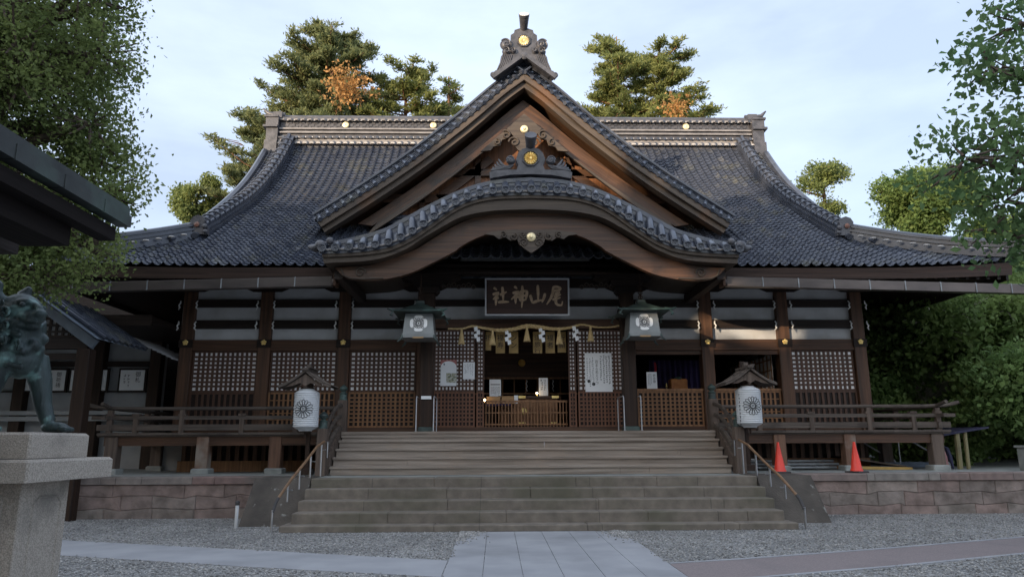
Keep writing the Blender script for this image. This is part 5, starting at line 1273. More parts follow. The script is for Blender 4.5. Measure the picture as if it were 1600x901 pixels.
# metal hanging lanterns with crest
def hang_lantern():
    th = thing('hanging_lantern', 'grey metal hanging lantern with crest in front of the left porch pillar', 'lantern', (0, 0, 0), 0, 'metal lanterns hanging from the porch')
    t = MB(); b0, b1, z0, z1 = .385, .335, -.27, .25
    vs = [(-b0, -b0, z0), (b0, -b0, z0), (b0, b0, z0), (-b0, b0, z0), (-b1, -b1, z1), (b1, -b1, z1), (b1, b1, z1), (-b1, b1, z1)]
    t.add(vs, [(0, 1, 5, 4), (1, 2, 6, 5), (2, 3, 7, 6), (3, 0, 4, 7), (0, 3, 2, 1), (4, 5, 6, 7)]); t.box(-.41, .41, -.41, .41, -.36, -.27); part('lantern_body', t, M['lampmetal'], th, world=False)
    t = MB(); t.box(-.13, .13, -.425, -.411, -.38, -.345); part('name_strip', t, M['light'], th, world=False)
    t = MB(); H = [(.62, .27), (.60, .30), (.42, .36), (.24, .46), (.13, .52), (.10, .56)]
    P_ = [[(sx*h, sy*h, z) for sx, sy in ((-1, -1), (1, -1), (1, 1), (-1, 1), (-1, -1))] for h, z in H]; t.grid(P_); t.add([(-.62, -.62, .27), (.62, -.62, .27), (.62, .62, .27), (-.62, .62, .27)], [(0, 3, 2, 1)])
    t.box(-.10, .10, -.10, .10, .56, .62); part('lantern_roof', t, M['copper'], th, world=False)
    for sx in (-1, 1):
        for sy in (-1, 1):
            t = MB(); t.tube([(sx*.5, sy*.5, .33), (sx*.64, sy*.64, .28), (sx*.72, sy*.72, .30)], [.02, .03, .02], 6); t.tube([(sx*.60, sy*.60, .26), (sx*.66, sy*.66, .16), (sx*.60, sy*.72, .13)], .022, 6); part('corner_hook', t, M['copper'], th, world=False)
            t = MB(); t.tube([(sx*.39, sy*.39, -.3), (sx*.42, sy*.42, -.40), (sx*.50, sy*.46, -.47)], [.03, .028, .015], 6); part('foot', t, M['copper'], th, world=False)
    # crest window on the front: quatrefoil with flower
    yf = lambda z: -lerp(b0, b1, (z-z0)/(z1-z0))-.004
    t = MB()
    for (cx, cz, a_, b_) in ((0, .0, .215, .125), (0, 0, .125, .205)):
        pts = []
        for k in range(28):
            a = 2*PI*k/28; c, s_ = math.cos(a), math.sin(a); e = .5
            x = a_*math.copysign(abs(c)**e, c); z = b_*math.copysign(abs(s_)**e, s_)
            pts.append((x, yf(z)-(.002 if a_ < .15 else 0), z))
        t.add(pts, [tuple(range(27, -1, -1))])
    t.v = [(x, y, z) for x, y, z in t.v]; part('crest_window', t, M['brightwhite'], th, world=False)
    t = MB()
    for k in range(16):
        a = 2*PI*k/16; L_ = []
        for (rr, w_) in ((.045, .004), (.09, .013), (.118, .017), (.128, .012), (.132, 0), (.128, -.012), (.118, -.017), (.09, -.013), (.045, -.004)):
            x = rr*math.cos(a)-w_*math.sin(a); z = rr*math.sin(a)+w_*math.cos(a); L_.append((x, yf(z)-.006, z))
        t.tube(L_, .0055, 4)
    for c_ in range(4):
        a = PI/4+c_*PI/2; t.tube([(.15*math.cos(a)+.03*math.cos(b), yf(.15*math.sin(a))-.006, .15*math.sin(a)+.03*math.sin(b)) for b in [j*PI/3 for j in range(6)]], .008, 4)
    t.lathe([(0, 0), (.022, 0), (.02, .01), (0, .012)], (0, yf(0)-.004, 0), 10, 'Y')
    part('crest', t, M['ink'], th, world=False)
    t = MB(); t.tube([(0, 0, .62), (0, 0, 1.7)], .018, 6)
    for k in range(3): t.tube([(.05*math.cos(a), .0, .7+.12*k+.05*math.sin(a)) for a in [j*PI/5 for j in range(11)]], .014, 5)
    part('hanging_rod', t, M['dark_z'], th, world=False)
    return th
hl = hang_lantern(); hl.location = (-2.76, 17.95, 4.52)
h2 = copy_tree(hl); h2.location = (2.86, 17.95, 4.55); h2['label'] = 'grey metal hanging lantern with crest in front of the right porch pillar'

# paper lanterns on posts
def paper_lantern():
    th = thing('paper_lantern_stand', 'white paper lantern with flower crest on a post left of the wooden stairs', 'lantern', (0, 0, 0), 0, 'paper lanterns beside the stairs')
    t = MB(); t.box(-.045, .045, .14, .23, .0, 2.55); t.cbox(-.14, .14, .05, .33, 0, .14, .02); part('post', t, M['dark_z'], th, world=False)
    t = MB(); prof = []
    NR = 46
    for k in range(NR+1):
        q = k/NR; z = lerp(.98, 1.94, q); e = min(q, 1-q); rr = .285*min(1, (e/.10+.001))**.45 if e < .10 else .285
        rr = max(rr, .15)+(.0045 if k % 2 else -.0045); prof.append((rr, z))
    t.lathe([(0, .98)]+prof+[(0, 1.94)], (0, -.12, 0), 36); part('paper_shade', t, M['lanternpaper'], th, smooth=True, world=False)
    t = MB(); t.lathe([(0, 0), (.155, 0), (.155, .03), (0, .03)], (0, -.12, 1.935), 20); t.lathe([(0, 0), (.12, 0), (.12, .03), (0, .03)], (0, -.12, .95), 20); t.tube([(0, -.12, .95), (0, -.12, .84)], .025, 8); part('lantern_ring', t, M['dark_z'], th, world=False)
    # crest wrapped round the shade
    t = MB()
    def wrap(x, z, o=.008): return (x, -.12-math.sqrt(max(0, (.285+o)**2-x*x)), z)
    for k in range(16):
        a = 2*PI*k/16; L_ = []
        for (rr, w_) in ((.060, .007), (.11, .018), (.165, .030), (.187, .026), (.203, .013), (.208, 0), (.203, -.013), (.187, -.026), (.165, -.030), (.11, -.018), (.060, -.007)):
            L_.append(wrap(rr*math.cos(a)-w_*math.sin(a), 1.47+rr*math.sin(a)+w_*math.cos(a)))
        t.tube(L_, .0055, 4)
    for rr in (.055, .022): t.tube([wrap(rr*math.cos(j*PI/6), 1.47+rr*math.sin(j*PI/6)) for j in range(13)], .005, 4)
    part('crest', t, M['ink'], th, world=False)
    t = MB()
    for k in range(9):
        z = 1.75-k*.085; a = R(205)
        for j in range(3): t.tube([(.29*math.cos(a+j*.03), -.12+.29*math.sin(a+j*.03), z), (.29*math.cos(a+.08-j*.03), -.12+.29*math.sin(a+.08-j*.03), z-.03-.01*j)], .006, 4)
    part('side_writing', t, M['ink'], th, world=False)
    # little gabled roof
    t = MB(); rc_ = [(-.60, 1.99), (-.42, 2.06), (-.2, 2.20), (0, 2.36), (.2, 2.20), (.42, 2.06), (.60, 1.99)]
    P_ = [[(x, y, z+(.0)) for x, z in rc_] for y in (-.42, .42)]; t.grid(P_); t.grid([[(x, y, z-.05) for x, z in rc_] for y in (.42, -.42)])
    t.grid([[(x, -.42, z-.05) for x, z in rc_], [(x, -.42, z) for x, z in rc_]]); t.grid([[(x, .42, z) for x, z in rc_], [(x, .42, z-.05) for x, z in rc_]])
    t.grid([[(rc_[0][0], -.42, rc_[0][1]-.05), (rc_[0][0], .42, rc_[0][1]-.05)], [(rc_[0][0], -.42, rc_[0][1]), (rc_[0][0], .42, rc_[0][1])]])
    for k in range(5):
        y = -.36+k*.18
        for sg in (-1, 1): t.tube([(sg*x, y, z+.012) for x, z in rc_[3:]], .014, 4)
    part('roof_boards', t, M['old_x'], th, world=False)
    t = MB(); t.box(-.07, .07, -.46, .46, 2.34, 2.40); t.box(-.05, .05, -.14, -.02, 2.40, 2.50); t.box(.02, .12, -.4, .4, 2.40, 2.43); part('roof_ridge', t, M['old_x'], th, world=False)
    t = MB(); t.prism_xz([(-.45, 1.97), (0, 2.26), (.45, 1.97), (.30, 1.99), (.12, 2.06), (0, 1.99), (-.12, 2.06), (-.30, 1.99)], -.36, -.32); t.box(-.03, .03, -.3, .3, 1.96, 2.1); part('roof_gable_board', t, M['old_z'], th, world=False)
    return th
M['lanternpaper'] = mat('ribbed_lantern_paper', (.72, .74, .75), (.66, .68, .70), .6, 2, trans=.25)
pl = paper_lantern(); pl.location = (-5.22, 17.0, T_Z+.02)
p2 = copy_tree(pl); p2.location = (5.08, 17.0, T_Z+.06); p2['label'] = 'white paper lantern with flower crest on a post right of the wooden stairs'

# stair handrails (steel with wooden grip)
def stone_rail(sg, label):
    th = thing('stair_handrail', label, 'handrail', (sg*4.9, 14.6, 0), 0, 'handrails on the stone stairs')
    X = lambda y: sg*lerp(5.02, 4.72, (y-14.0)/3.0)
    top = [(X(17.0), 17.0, 1.66), (X(16.75), 16.75, 1.66), (X(16.3), 16.3, 1.55), (X(15.6), 15.6, 1.22), (X(14.9), 14.9, .92), (X(14.3), 14.3, .60)]
    t = MB(); t.tube(top[1:], .028, 8); part('grip', t, M['grip'], th, smooth=True)
    t = MB(); t.tube([top[-1], (X(14.2), 14.16, .50), (X(14.1), 14.06, .36)], .032, 8); part('grip_end', t, M['coneb'], th, smooth=True)
    t = MB(); t.tube([top[1], top[0], (X(17.0), 17.02, 1.3)], .016, 6); part('upper_return', t, M['steel'], th, smooth=True)
    for (y, zb, zt) in ((14.06, 0, .40), (14.75, .5, .84), (15.35, .7, 1.08), (15.95, .9, 1.36), (16.6, .9, 1.6)):
        t = MB(); t.tube([(X(y), y, zb), (X(y), y, zt)], .022, 8)
        if y > 14.1: t.tube([(X(y), y, zt-.12), (X(y)-sg*.10, y, zt-.12)], .013, 6)
        part('rail_post', t, M['steel'], th, smooth=True)
stone_rail(-1, 'steel handrail with brown wooden grip on the left of the stone stairs')
stone_rail(1, 'steel handrail with brown wooden grip on the right of the stone stairs')
th = thing('white_marker_post', 'short white post standing on gravel by the left cheek wall', 'post', (-5.98, 15.0, 0))
t = MB(); t.lathe([(0, 0), (.035, 0), (.035, .44), (0, .44)], (-5.92, 14.78, 0), 10); part('post', t, M['plaster'], th, smooth=True)
t = MB(); t.lathe([(0, .44), (.042, .44), (.045, .5), (.02, .53), (0, .53)], (-5.92, 14.78, 0), 10); part('dark_cap', t, M['coneb'], th, smooth=True)

# cones
def cone():
    th = thing('traffic_cone', 'red traffic cone standing just right of the paper lantern by the stairs', 'cone', (0, 0, 0), 0, 'red cones on the terrace')
    t = MB(); t.lathe([(.145, .03), (.14, .06), (.125, .08), (.03, .66), (.03, .69), (.018, .70), (.0, .70)], (0, 0, 0), 24); part('cone_body', t, M['cone'], th, smooth=True, world=False)
    t = MB(); t.cbox(-.19, .19, -.19, .19, 0, .035, .012); part('base', t, M['coneb'], th, world=False)
    return th
c1 = cone(); c1.location = (5.79, 17.12, T_Z+.005)
c2 = copy_tree(c1); c2.location = (7.60, 17.12, T_Z+.005); c2.rotation_euler.z = .5; c2['label'] = 'red traffic cone farther right in front of a veranda post'
# pipes etc. under the right veranda
for i, (y, z, x0, x1) in enumerate(((18.9, .96, 5.3, 8.0), (18.98, 1.04, 5.4, 8.1), (19.1, .96, 5.5, 7.9), (19.05, 1.12, 5.6, 8.0))):
    t = MB(); t.tube([(x0, y, z), (x1, y+.1, z)], .035, 8)
    for q in (.2, .5, .8): t.tube([(lerp(x0, x1, q)-.03, y+.1*q, z), (lerp(x0, x1, q)+.03, y+.1*q, z)], .046, 8)
    single('scaffold_pipe', t, M['pipe'], ['front lowest grey pipe lying under the right veranda', 'second grey pipe in the heap under the right veranda', 'rearmost low grey pipe under the right veranda', 'uppermost grey pipe in the heap under the right veranda'][i], 'pipe', 'grey pipes under the right veranda', smooth=True)
t = MB(); t.box(8.3, 10.0, 19.0, 19.12, .90, .97, Matrix.Rotation(.02, 3, 'Y')); single('yellow_plank', t, M['yellow'], 'yellow edged plank lying under the right end of the veranda', 'plank')
t = MB(); t.add([(8.35, 19.1, 1.22), (9.9, 19.1, .99), (9.9, 20.6, 1.0), (8.35, 20.6, 1.28), (8.35, 19.1, 1.18), (9.9, 19.1, .95), (9.9, 20.6, .96), (8.35, 20.6, 1.24)], [(0, 1, 2, 3), (7, 6, 5, 4), (0, 4, 5, 1), (1, 5, 6, 2), (3, 2, 6, 7), (0, 3, 7, 4)]); single('sloping_board', t, M['old_x'], 'grey weathered board propped on the yellow plank under the veranda', 'board')
t = MB(); 
for k in range(5): t.box(10.0+k*.02, 11.6, 20.6+k*.2, 20.75+k*.2, .9, 1.0+.03*(k % 2))
single('sheet_stack', t, M['tarp'], 'low blue grey stack of boards behind the veranda end', 'stack')
for i, (x0, y0, z0, x1, z1) in enumerate(((9.35, 21.0, 1.85, 10.65, 1.05), (10.7, 20.8, 1.85, 12.1, 1.0), (10.5, 24.5, 2.1, 11.6, 1.5))):
    t = MB(); t.tube([(x0-.12, y0, z0+.0), (x0, y0, z0), (x1, y0, z1), (x1+.05, y0, z1-.08)], .022, 8); t.tube([(x1, y0, z1), (x1, y0, T_Z)], .018, 6); t.tube([(x0, y0, z0), (x0, y0, T_Z)], .018, 6)
    single('sloping_handrail', t, M['whitepipe'], ['pale sloping handrail nearest the hall behind the right veranda', 'pale sloping handrail between veranda end posts on the right', 'short farther pale handrail half hidden behind the right veranda'][i], 'handrail', 'sloping rails behind the right veranda', smooth=True)
# small shelter beyond the veranda end
sh_t = thing('small_lean_to', 'dark lean-to roof on bamboo poles at the right end of the veranda', 'shelter', (11.6, 19.3, .9))
t = MB(); t.add([(10.7, 18.9, 1.78), (12.1, 18.9, 1.98), (12.1, 21, 2.0), (10.7, 21, 1.8), (10.7, 18.9, 1.72), (12.1, 18.9, 1.94), (12.1, 21, 1.96), (10.7, 21, 1.76)], [(0, 1, 2, 3), (7, 6, 5, 4), (0, 4, 5, 1), (1, 5, 6, 2), (0, 3, 7, 4)]); part('lean_to_roof', t, M['navy'], sh_t)
for x in (11.28, 11.5):
    t = MB(); t.tube([(x-.02, 19.0, .9), (x, 19.0, 1.86)], .07 if x < 11.4 else .05, 8); part('pole', t, M['bamboo'], sh_t, smooth=True)
for i, (x, m_) in enumerate(((10.92, 'pink'), (11.06, 'navy'))):
    t = MB(); t.tube([(x-.10, 19.2, 1.5), (x, 19.15, 1.42), (x+.03, 19.1, 1.2), (x+.05, 19.05, .9)], [.02, .055, .06, .02], 8)
    single('closed_umbrella', t, M[m_], ['dusty pink closed umbrella leaning by the right end veranda post', 'navy closed umbrella leaning beside the bamboo poles'][i], 'umbrella', smooth=True)
t = MB(); t.cbox(12.1, 12.55, 17.6, 18.0, T_Z, 1.45, .02); t.cbox(12.06, 12.6, 17.56, 18.04, 1.45, 1.5, .01); single('stone_pillar', t, M['terrace'], 'pale square stone block at the right edge on the terrace', 'stone block')

# ------------------------------------------------------------------ guardian lion-dog and pedestal
ped = thing('stone_pedestal', 'big speckled granite pedestal with two capping slabs at the left edge', 'pedestal', (-4.9, 6, 0))
t = MB(); t.cbox(-6.2, -4.42, 5.70, 6.32, 0, 1.33, .012); part('shaft', t, M['granite'], ped)
t = MB()
def inset(x, y0, y1, z0, z1):
    t.tube([(x, y0+.06, z0), (x, y1-.06, z0), (x, y1, z0+.05), (x, y1, z1-.05), (x, y1-.06, z1), (x, y0+.06, z1), (x, y0, z1-.05), (x, y0, z0+.05), (x, y0+.06, z0)], .011, 6)
inset(-4.42, 5.86, 6.22, .25, 1.2)
t.tube([(-6.1, 5.70, .2), (-4.6, 5.70, .2), (-4.56, 5.70, .25), (-4.56, 5.70, 1.2), (-4.6, 5.70, 1.26), (-6.1, 5.70, 1.26)], .011, 6); part('panel_moulding', t, M['granite'], ped, smooth=True)
t = MB(); t.cbox(-6.4, -4.22, 5.42, 6.60, 1.335, 1.50, .02); part('lower_slab', t, M['granite'], ped)
t = MB(); t.cbox(-6.25, -4.33, 5.58, 6.38, 1.505, 1.70, .02); part('upper_slab', t, M['granite'], ped)

def blob_mesh(items):
    t = MB()
    for it in items:
        if it[0] == 's': t.sphere(it[1], *it[2], n=16)
        else: t.tube(it[1], it[2], 12)
    return t
Z0 = 1.70
def komainu():
    th = thing('guardian_lion_dog', 'green patinated bronze guardian lion-dog standing on the granite pedestal', 'statue', (-4.8, 6.0, Z0))
    it = []
    # local: x to the right (the way it faces), z up from pedestal top
    S = lambda c, r_: it.append(('s', c, r_)); T_ = lambda p_, r_: it.append(('t', p_, r_))
    T_([(-.95, 0, .42), (-.6, 0, .58), (-.25, 0, .72), (.0, 0, .76)], [.20, .20, .21, .23])       # trunk
    S((.07, 0, .78), (.22, .22, .25)); S((-.9, 0, .36), (.30, .27, .30))                            # chest, haunch
    S((.13, -.02, .66), (.15, .18, .17))
    T_([(.02, 0, .82), (.08, -.02, 1.0), (.12, -.05, 1.08)], [.24, .22, .19])                       # neck
    # near foreleg (right), far foreleg (left)
    T_([(.06, -.14, .72), (.01, -.17, .50), (-.05, -.17, .26), (-.08, -.17, .08)], [.14, .105, .078, .066])
    S((-.04, -.18, .05), (.13, .085, .06))
    for k in range(4): S((.07, -.24+.04*k, .035), (.045, .026, .032))
    T_([(.14, .15, .70), (.22, .17, .47), (.27, .17, .26), (.34, .17, .10)], [.125, .10, .075, .066])
    S((.42, .15, .05), (.13, .085, .055))
    for k in range(4): S((.53, .09+.04*k, .032), (.045, .026, .03))
    # hind legs
    T_([(-.8, -.2, .4), (-.62, -.22, .22), (-.85, -.22, .1), (-.66, -.22, .04)], [.17, .12, .07, .07]); T_([(-.8, .2, .4), (-.62, .22, .22), (-.85, .22, .1), (-.66, .22, .04)], [.17, .12, .07, .07])
    # head
    S((.10, -.08, 1.12), (.19, .17, .17)); S((.24, -.14, 1.05), (.13, .11, .08)); S((.34, -.17, 1.08), (.06, .07, .045)); S((.30, -.22, 1.00), (.07, .03, .02)); S((.22, -.13, .965), (.10, .09, .035))
    S((.20, -.20, 1.19), (.075, .05, .035)); S((.20, -.04, 1.19), (.07, .05, .035))                 # brows
    T_([(.12, -.16, 1.24), (.26, -.16, 1.17), (.35, -.17, 1.12)], [.035, .035, .03])
    T_([(-.02, -.18, 1.18), (-.06, -.22, 1.27), (-.04, -.22, 1.35), (-.10, -.20, 1.43)], [.07, .055, .04, .01]); T_([(.07, -.02, 1.2), (.06, .0, 1.30), (.11, .0, 1.37)], [.07, .06, .025]); T_([(-.10, -.1, 1.2), (-.17, -.14, 1.28), (-.13, -.14, 1.36)], [.07, .05, .01])
    T_([(-.14, -.05, 1.14), (-.26, -.08, 1.26), (-.30, -.08, 1.34)], [.10, .06, .015])
    for k in range(9): S((.13+.06*math.cos(k), -.22+.0*k, .88+.015*k), (.05, .035, .03))
    for k in range(7): S((-.02+.045*k, -.24+.012*abs(k-3), .80-.012*k), (.034, .03, .034))
    for k in range(7): S((-.02+.045*k, -.245+.012*abs(k-3), .66-.012*k), (.030, .025, .030))
    # mane curls
    random.seed(5)
    for k in range(34):
        a = random.uniform(-2.9, .6); zz = random.uniform(.72, 1.22); rr = .24+.05*math.sin(zz*9)
        cx, cy = -.02+.1*(zz-.7)+rr*math.cos(a)*.95, -.03+rr*math.sin(a)*.9
        if cx > .12 and zz > .93: continue
        S((cx, cy, zz), (.065, .05, .055)); 
    T_([(-1.1, 0, .5), (-1.25, 0, .75), (-1.1, 0, 1.0), (-1.22, 0, 1.15)], [.08, .12, .13, .03])    # tail
    t = blob_mesh(it)
    o = part('body', t, M['bronze'], th, world=False)
    md = o.modifiers.new('remesh', 'REMESH'); md.mode = 'VOXEL'; md.voxel_size = .0125; md.use_smooth_shade = True
    sm = o.modifiers.new('smooth', 'SMOOTH'); sm.factor = .5; sm.iterations = 4
    # raised curl relief, eyes, teeth
    t = MB(); random.seed(9)
    for k in range(26):
        a = random.uniform(-2.7, -.5); zz = random.uniform(.74, 1.2); rr = .29
        cx, cy = -.02+.1*(zz-.7)+rr*math.cos(a), -.03+rr*math.sin(a)
        pts = []
        for j in range(12):
            q = j/11; rad = .05*(1-q*.8); b = q*9+k
            pts.append((cx+rad*math.cos(b)*math.sin(-a)*-1, cy+rad*math.cos(b)*math.cos(a)*.6, zz+rad*math.sin(b)))
        t.tube(pts, [.014-.007*j/11 for j in range(12)], 5)
    for z in (.62, .50, .40): # chest collar band
        pass
    part('mane_curls', t, M['bronze'], th, smooth=True, world=False)
    for (x, y) in ((.22, -.245), (.29, -.05)):
        t = MB(); t.sphere((x, y, 1.155), .026, n=10); part('eye', t, M['bronze'], th, smooth=True, world=False)
    return th
km = komainu()
km.scale = (.88, .88, .88); km.location.x -= .06

# ------------------------------------------------------------------ pavilion eave at upper left
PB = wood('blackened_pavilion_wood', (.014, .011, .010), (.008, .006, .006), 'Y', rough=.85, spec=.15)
pv = thing('water_pavilion', 'corner of a dark pavilion roof with greenish copper edge at upper left', 'pavilion', (-5.5, 4, 0))
ze = 3.34
t = MB()
# eave running in y at x=-3.72, far end at y=5.55
xe, y1, y0_ = -3.74, 5.5, -2.5
t.add([(xe, y0_, ze+.12), (xe, y1, ze+.10), (xe-3, y1, ze+1.75), (xe-3, y0_, ze+1.77), (xe, y0_, ze+.05), (xe, y1, ze+.03), (xe-3, y1, ze+1.68), (xe-3, y0_, ze+1.70)], [(0, 1, 2, 3), (7, 6, 5, 4), (0, 4, 5, 1), (1, 5, 6, 2), (2, 6, 7, 3), (3, 7, 4, 0)])
part('copper_roof', t, M['pavdark'], pv)
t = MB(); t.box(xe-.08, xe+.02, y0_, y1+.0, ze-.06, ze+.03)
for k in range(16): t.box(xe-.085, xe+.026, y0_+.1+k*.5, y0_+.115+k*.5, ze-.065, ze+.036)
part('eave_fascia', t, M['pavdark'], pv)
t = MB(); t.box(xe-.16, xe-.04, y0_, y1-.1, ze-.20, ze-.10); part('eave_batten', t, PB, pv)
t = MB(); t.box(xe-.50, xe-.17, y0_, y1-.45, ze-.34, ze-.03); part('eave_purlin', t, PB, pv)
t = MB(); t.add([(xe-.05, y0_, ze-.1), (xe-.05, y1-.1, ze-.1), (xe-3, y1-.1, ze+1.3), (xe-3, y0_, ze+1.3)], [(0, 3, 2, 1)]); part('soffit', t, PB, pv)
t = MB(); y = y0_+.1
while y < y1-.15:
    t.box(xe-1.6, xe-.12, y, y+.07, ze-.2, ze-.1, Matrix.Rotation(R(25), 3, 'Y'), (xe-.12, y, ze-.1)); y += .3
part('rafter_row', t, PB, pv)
t = MB(); t.box(-4.62, -4.42, y0_, 5.28, ze-.34, ze-.12); part('eave_beam', t, M['dark_y'], pv)
t = MB(); t.box(-7.5, -3.98, 4.76, 4.92, 2.43, 2.56); part('tie_beam', t, M['dark_x'], pv)
t = MB(); t.cbox(-4.76, -4.54, 4.72, 4.94, 0, 3.1, .02); part('post', t, M['dark_z'], pv)
pv.children[-1].location.x -= .55
t = MB(); t.box(-4.24, -4.2, 4.9, 4.98, ze-.33, ze-.26); part('insulator', t, M['white'], pv)

# ------------------------------------------------------------------ office at left
of = thing('shrine_office', 'pale walled shrine office with dark posts and latticed gable behind the statue', 'building', (-15, 20, .9))
t = MB(); t.box(-26, -11.2, 22.6, 22.8, .9, 4.9); part('wall', t, M['officewall'], of)
t = MB(); t.box(-11.2, -9.6, 24.2, 24.4, .9, 4.6); part('wall', t, M['officewall'], of)
for x in (-17.6, -15.4, -13.1, -11.35, -10.4):
    t = MB(); t.cbox(x-.17, x+.17, 22.3, 22.6, .9, 4.9, .02); part('post', t, M['dark_z'], of)
t = MB(); t.box(-26, -11.2, 22.2, 22.6, 2.5, 2.62); t.box(-26, -11.2, 22.25, 22.58, 2.32, 2.46); part('counter', t, M['officewall'], of)
t = MB(); t.box(-26, -11.2, 22.45, 22.58, 3.98, 4.14); t.box(-26, -11.2, 22.48, 22.58, 3.2, 3.24); part('wall_rail', t, M['dark_x'], of)
t = MB(); t.box(-26, -9.75, 18.6, 25, 4.72, 4.86); t.box(-26, -9.75, 18.5, 18.6, 4.62, 4.90); part('roof', t, M['dark_x'], of)
# front porch gable of the office
fy = 16.35
t = MB()
gp_ = [(-12.6, 3.85), (-11.25, 4.78), (-10.0, 3.86)]
a, b = Vector((-11.35, 4.92)), Vector((-9.92, 3.92))
t.prism_xz([(-11.35, 4.70), (-9.98, 3.74), (-9.86, 3.92), (-11.35, 4.95)], fy-.06, fy+.04); t.prism_xz([(-11.35, 4.95), (-12.84, 3.92), (-12.72, 3.74), (-11.35, 4.70)], fy-.06, fy+.04); part('bargeboard', t, M['grayblue'], of)
lt = MB(); lt.box(-12.4, -10.3, fy+.12, fy+.16, 4.0, 4.06)
for k in range(14): x = -12.3+k*.15; lt.box(x, x+.06, fy+.13, fy+.16, 4.0, 4.0+max(.05, .72-abs(x+11.35)*.67))
for k in range(4): hw = 1.0-(k*.18)/.67; lt.box(-11.35-hw, -11.35+hw, fy+.125, fy+.15, 4.12+k*.15, 4.17+k*.15)
o = part('gable_lattice', lt, M['dark_x'], of); t = MB(); t.prism_xz([(-12.4, 4.0), (-10.3, 4.0), (-11.35, 4.7)], fy+.18, fy+.2); part('gable_backing', t, M['plaster'], o)
t = MB(); t.box(-12.6, -10.1, fy+.0, fy+.2, 3.74, 3.98); t.box(-12.6, -10.2, fy+.02, fy+.18, 3.5, 3.64); part('porch_tie_beam', t, M['dark_x'], of)
t = MB(); t.cbox(-10.32, -10.02, fy-.02, fy+.26, .0, 3.74, .02); part('porch_post', t, M['dark_z'], of)
t = MB(); t.add([(-11.35, fy-.2, 5.0), (-9.8, fy-.2, 3.94), (-9.8, 18.6, 3.94), (-11.35, 18.6, 5.0), (-12.9, fy-.2, 3.94), (-12.9, 18.6, 3.94)], [(0, 1, 2, 3), (0, 3, 5, 4)]); part('porch_roof', t, M['grayblue'], of)
t = MB()
for k in range(8):
    y = fy+.1+k*.28; t.tube([(-11.3, y, 5.03), (-9.76, y, 3.99)], .05, 8)
part('porch_tile_rolls', t, M['tile'], of)
t = MB()
for k in range(12):
    t.box(-11.0+k*.13, -10.975+k*.13, 19.4, 21.8, 4.52-k*.06, 4.545-k*.06)
part('painted_light_slats', t, M['plaster'], of)  # white bars stand in for daylight coming through the slatted roof
t = MB(); t.box(-26, -9.55, 25.2, 25.35, .9, 7.2); part('rear_wall', t, M['dark_x'], of)
t = MB(); t.box(-10.3, -9.62, 21.0, 21.1, .9, 1.75); part('low_cabinet', t, M['officewall'], of)
# framed notices on the office wall
lab = ['framed white notice with bold writing on the office wall behind the lion-dog', 'framed white notice with several writing columns left of the office porch post', 'framed white notice with two bold characters right of the office porch post']
for i, (u0, x0, x1, txt) in enumerate(((0, -15.3, -14.0, '御祈祷'), (1, -13.95, -12.75, None), (2, -12.45, -11.6, '御札'))):
    th = thing('framed_notice', lab[i], 'notice', ((x0+x1)/2, 22.4, 3.3), 0, 'framed notices on the office wall')
    t = MB(); t.box(x0, x1, 22.38, 22.44, 3.18, 3.92); part('frame', t, M['dark_x'], th)
    t = MB(); t.box(x0+.06, x1-.06, 22.36, 22.379, 3.24, 3.86); part('sheet', t, M['sheet'], th)
    if txt: text_obj('writing', txt, .17 if i != 0 else .16, M['ink'], th, (x1-.25, 22.357, 3.72), .002, True, bold=0.0)
    if i < 2: lines(th, x0+.12, x1-.42, 3.28, 3.8, 22.358, 4, M['gray_ink'], 30+i, .4)
    else: lines(th, x0+.12, x1-.45, 3.3, 3.75, 22.358, 2, M['gray_ink'], 33, .3)

# ------------------------------------------------------------------ trees
def leaves_mesh(C, size, n_leaf, spread, style, seed):
    """C: (k,3) cluster centres -> quads as numpy arrays"""
    rg = np.random.default_rng(seed); k = len(C); N = k*n_leaf
    ctr = np.repeat(C, n_leaf, axis=0); off = rg.normal(0, 1, (N, 3))
    if style == 'needle':
        off *= np.array([spread, spread, spread*.35]); d = off/np.linalg.norm(off, axis=1, keepdims=True)+rg.normal(0, .5, (N, 3))+np.array([0, 0, .5])
    elif style == 'droop':
        off *= np.array([spread, spread, spread*.7]); d = rg.normal(0, .6, (N, 3))+np.array([0, 0, -.5])
    else:
        off *= spread; d = off/np.linalg.norm(off, axis=1, keepdims=True)*.6+rg.normal(0, .6, (N, 3))
    d /= np.linalg.norm(d, axis=1, keepdims=True)
    p_ = ctr+off; s_ = np.cross(d, rg.normal(0, 1, (N, 3))); s_ /= np.linalg.norm(s_, axis=1, keepdims=True)
    sz = size*rg.uniform(.5, 1.55, (N, 1)); wr = .14 if style == 'needle' else (.30 if style != 'droop' else .34)
    nrm = np.cross(d, s_); bd = .14 if style != 'needle' else .04
    a = p_-d*sz*.5; b = p_+s_*sz*wr+nrm*sz*bd; c = p_+d*sz*.5+nrm*sz*bd*.6; e = p_-s_*sz*wr+nrm*sz*bd
    V = np.stack([a, b, c, e], axis=1).reshape(-1, 3)
    return V
def mesh_quads(name, V, m_):
    me = bpy.data.meshes.new(name); n = len(V); q = n//4
    me.vertices.add(n); me.vertices.foreach_set('co', V.astype(np.float32).ravel())
    me.loops.add(n); me.loops.foreach_set('vertex_index', np.arange(n, dtype=np.int32))
    me.polygons.add(q); me.polygons.foreach_set('loop_start', np.arange(0, n, 4, dtype=np.int32)); me.polygons.foreach_set('loop_total', np.full(q, 4, dtype=np.int32))
    me.materials.append(m_); me.update(calc_edges=True); me.validate(); return me
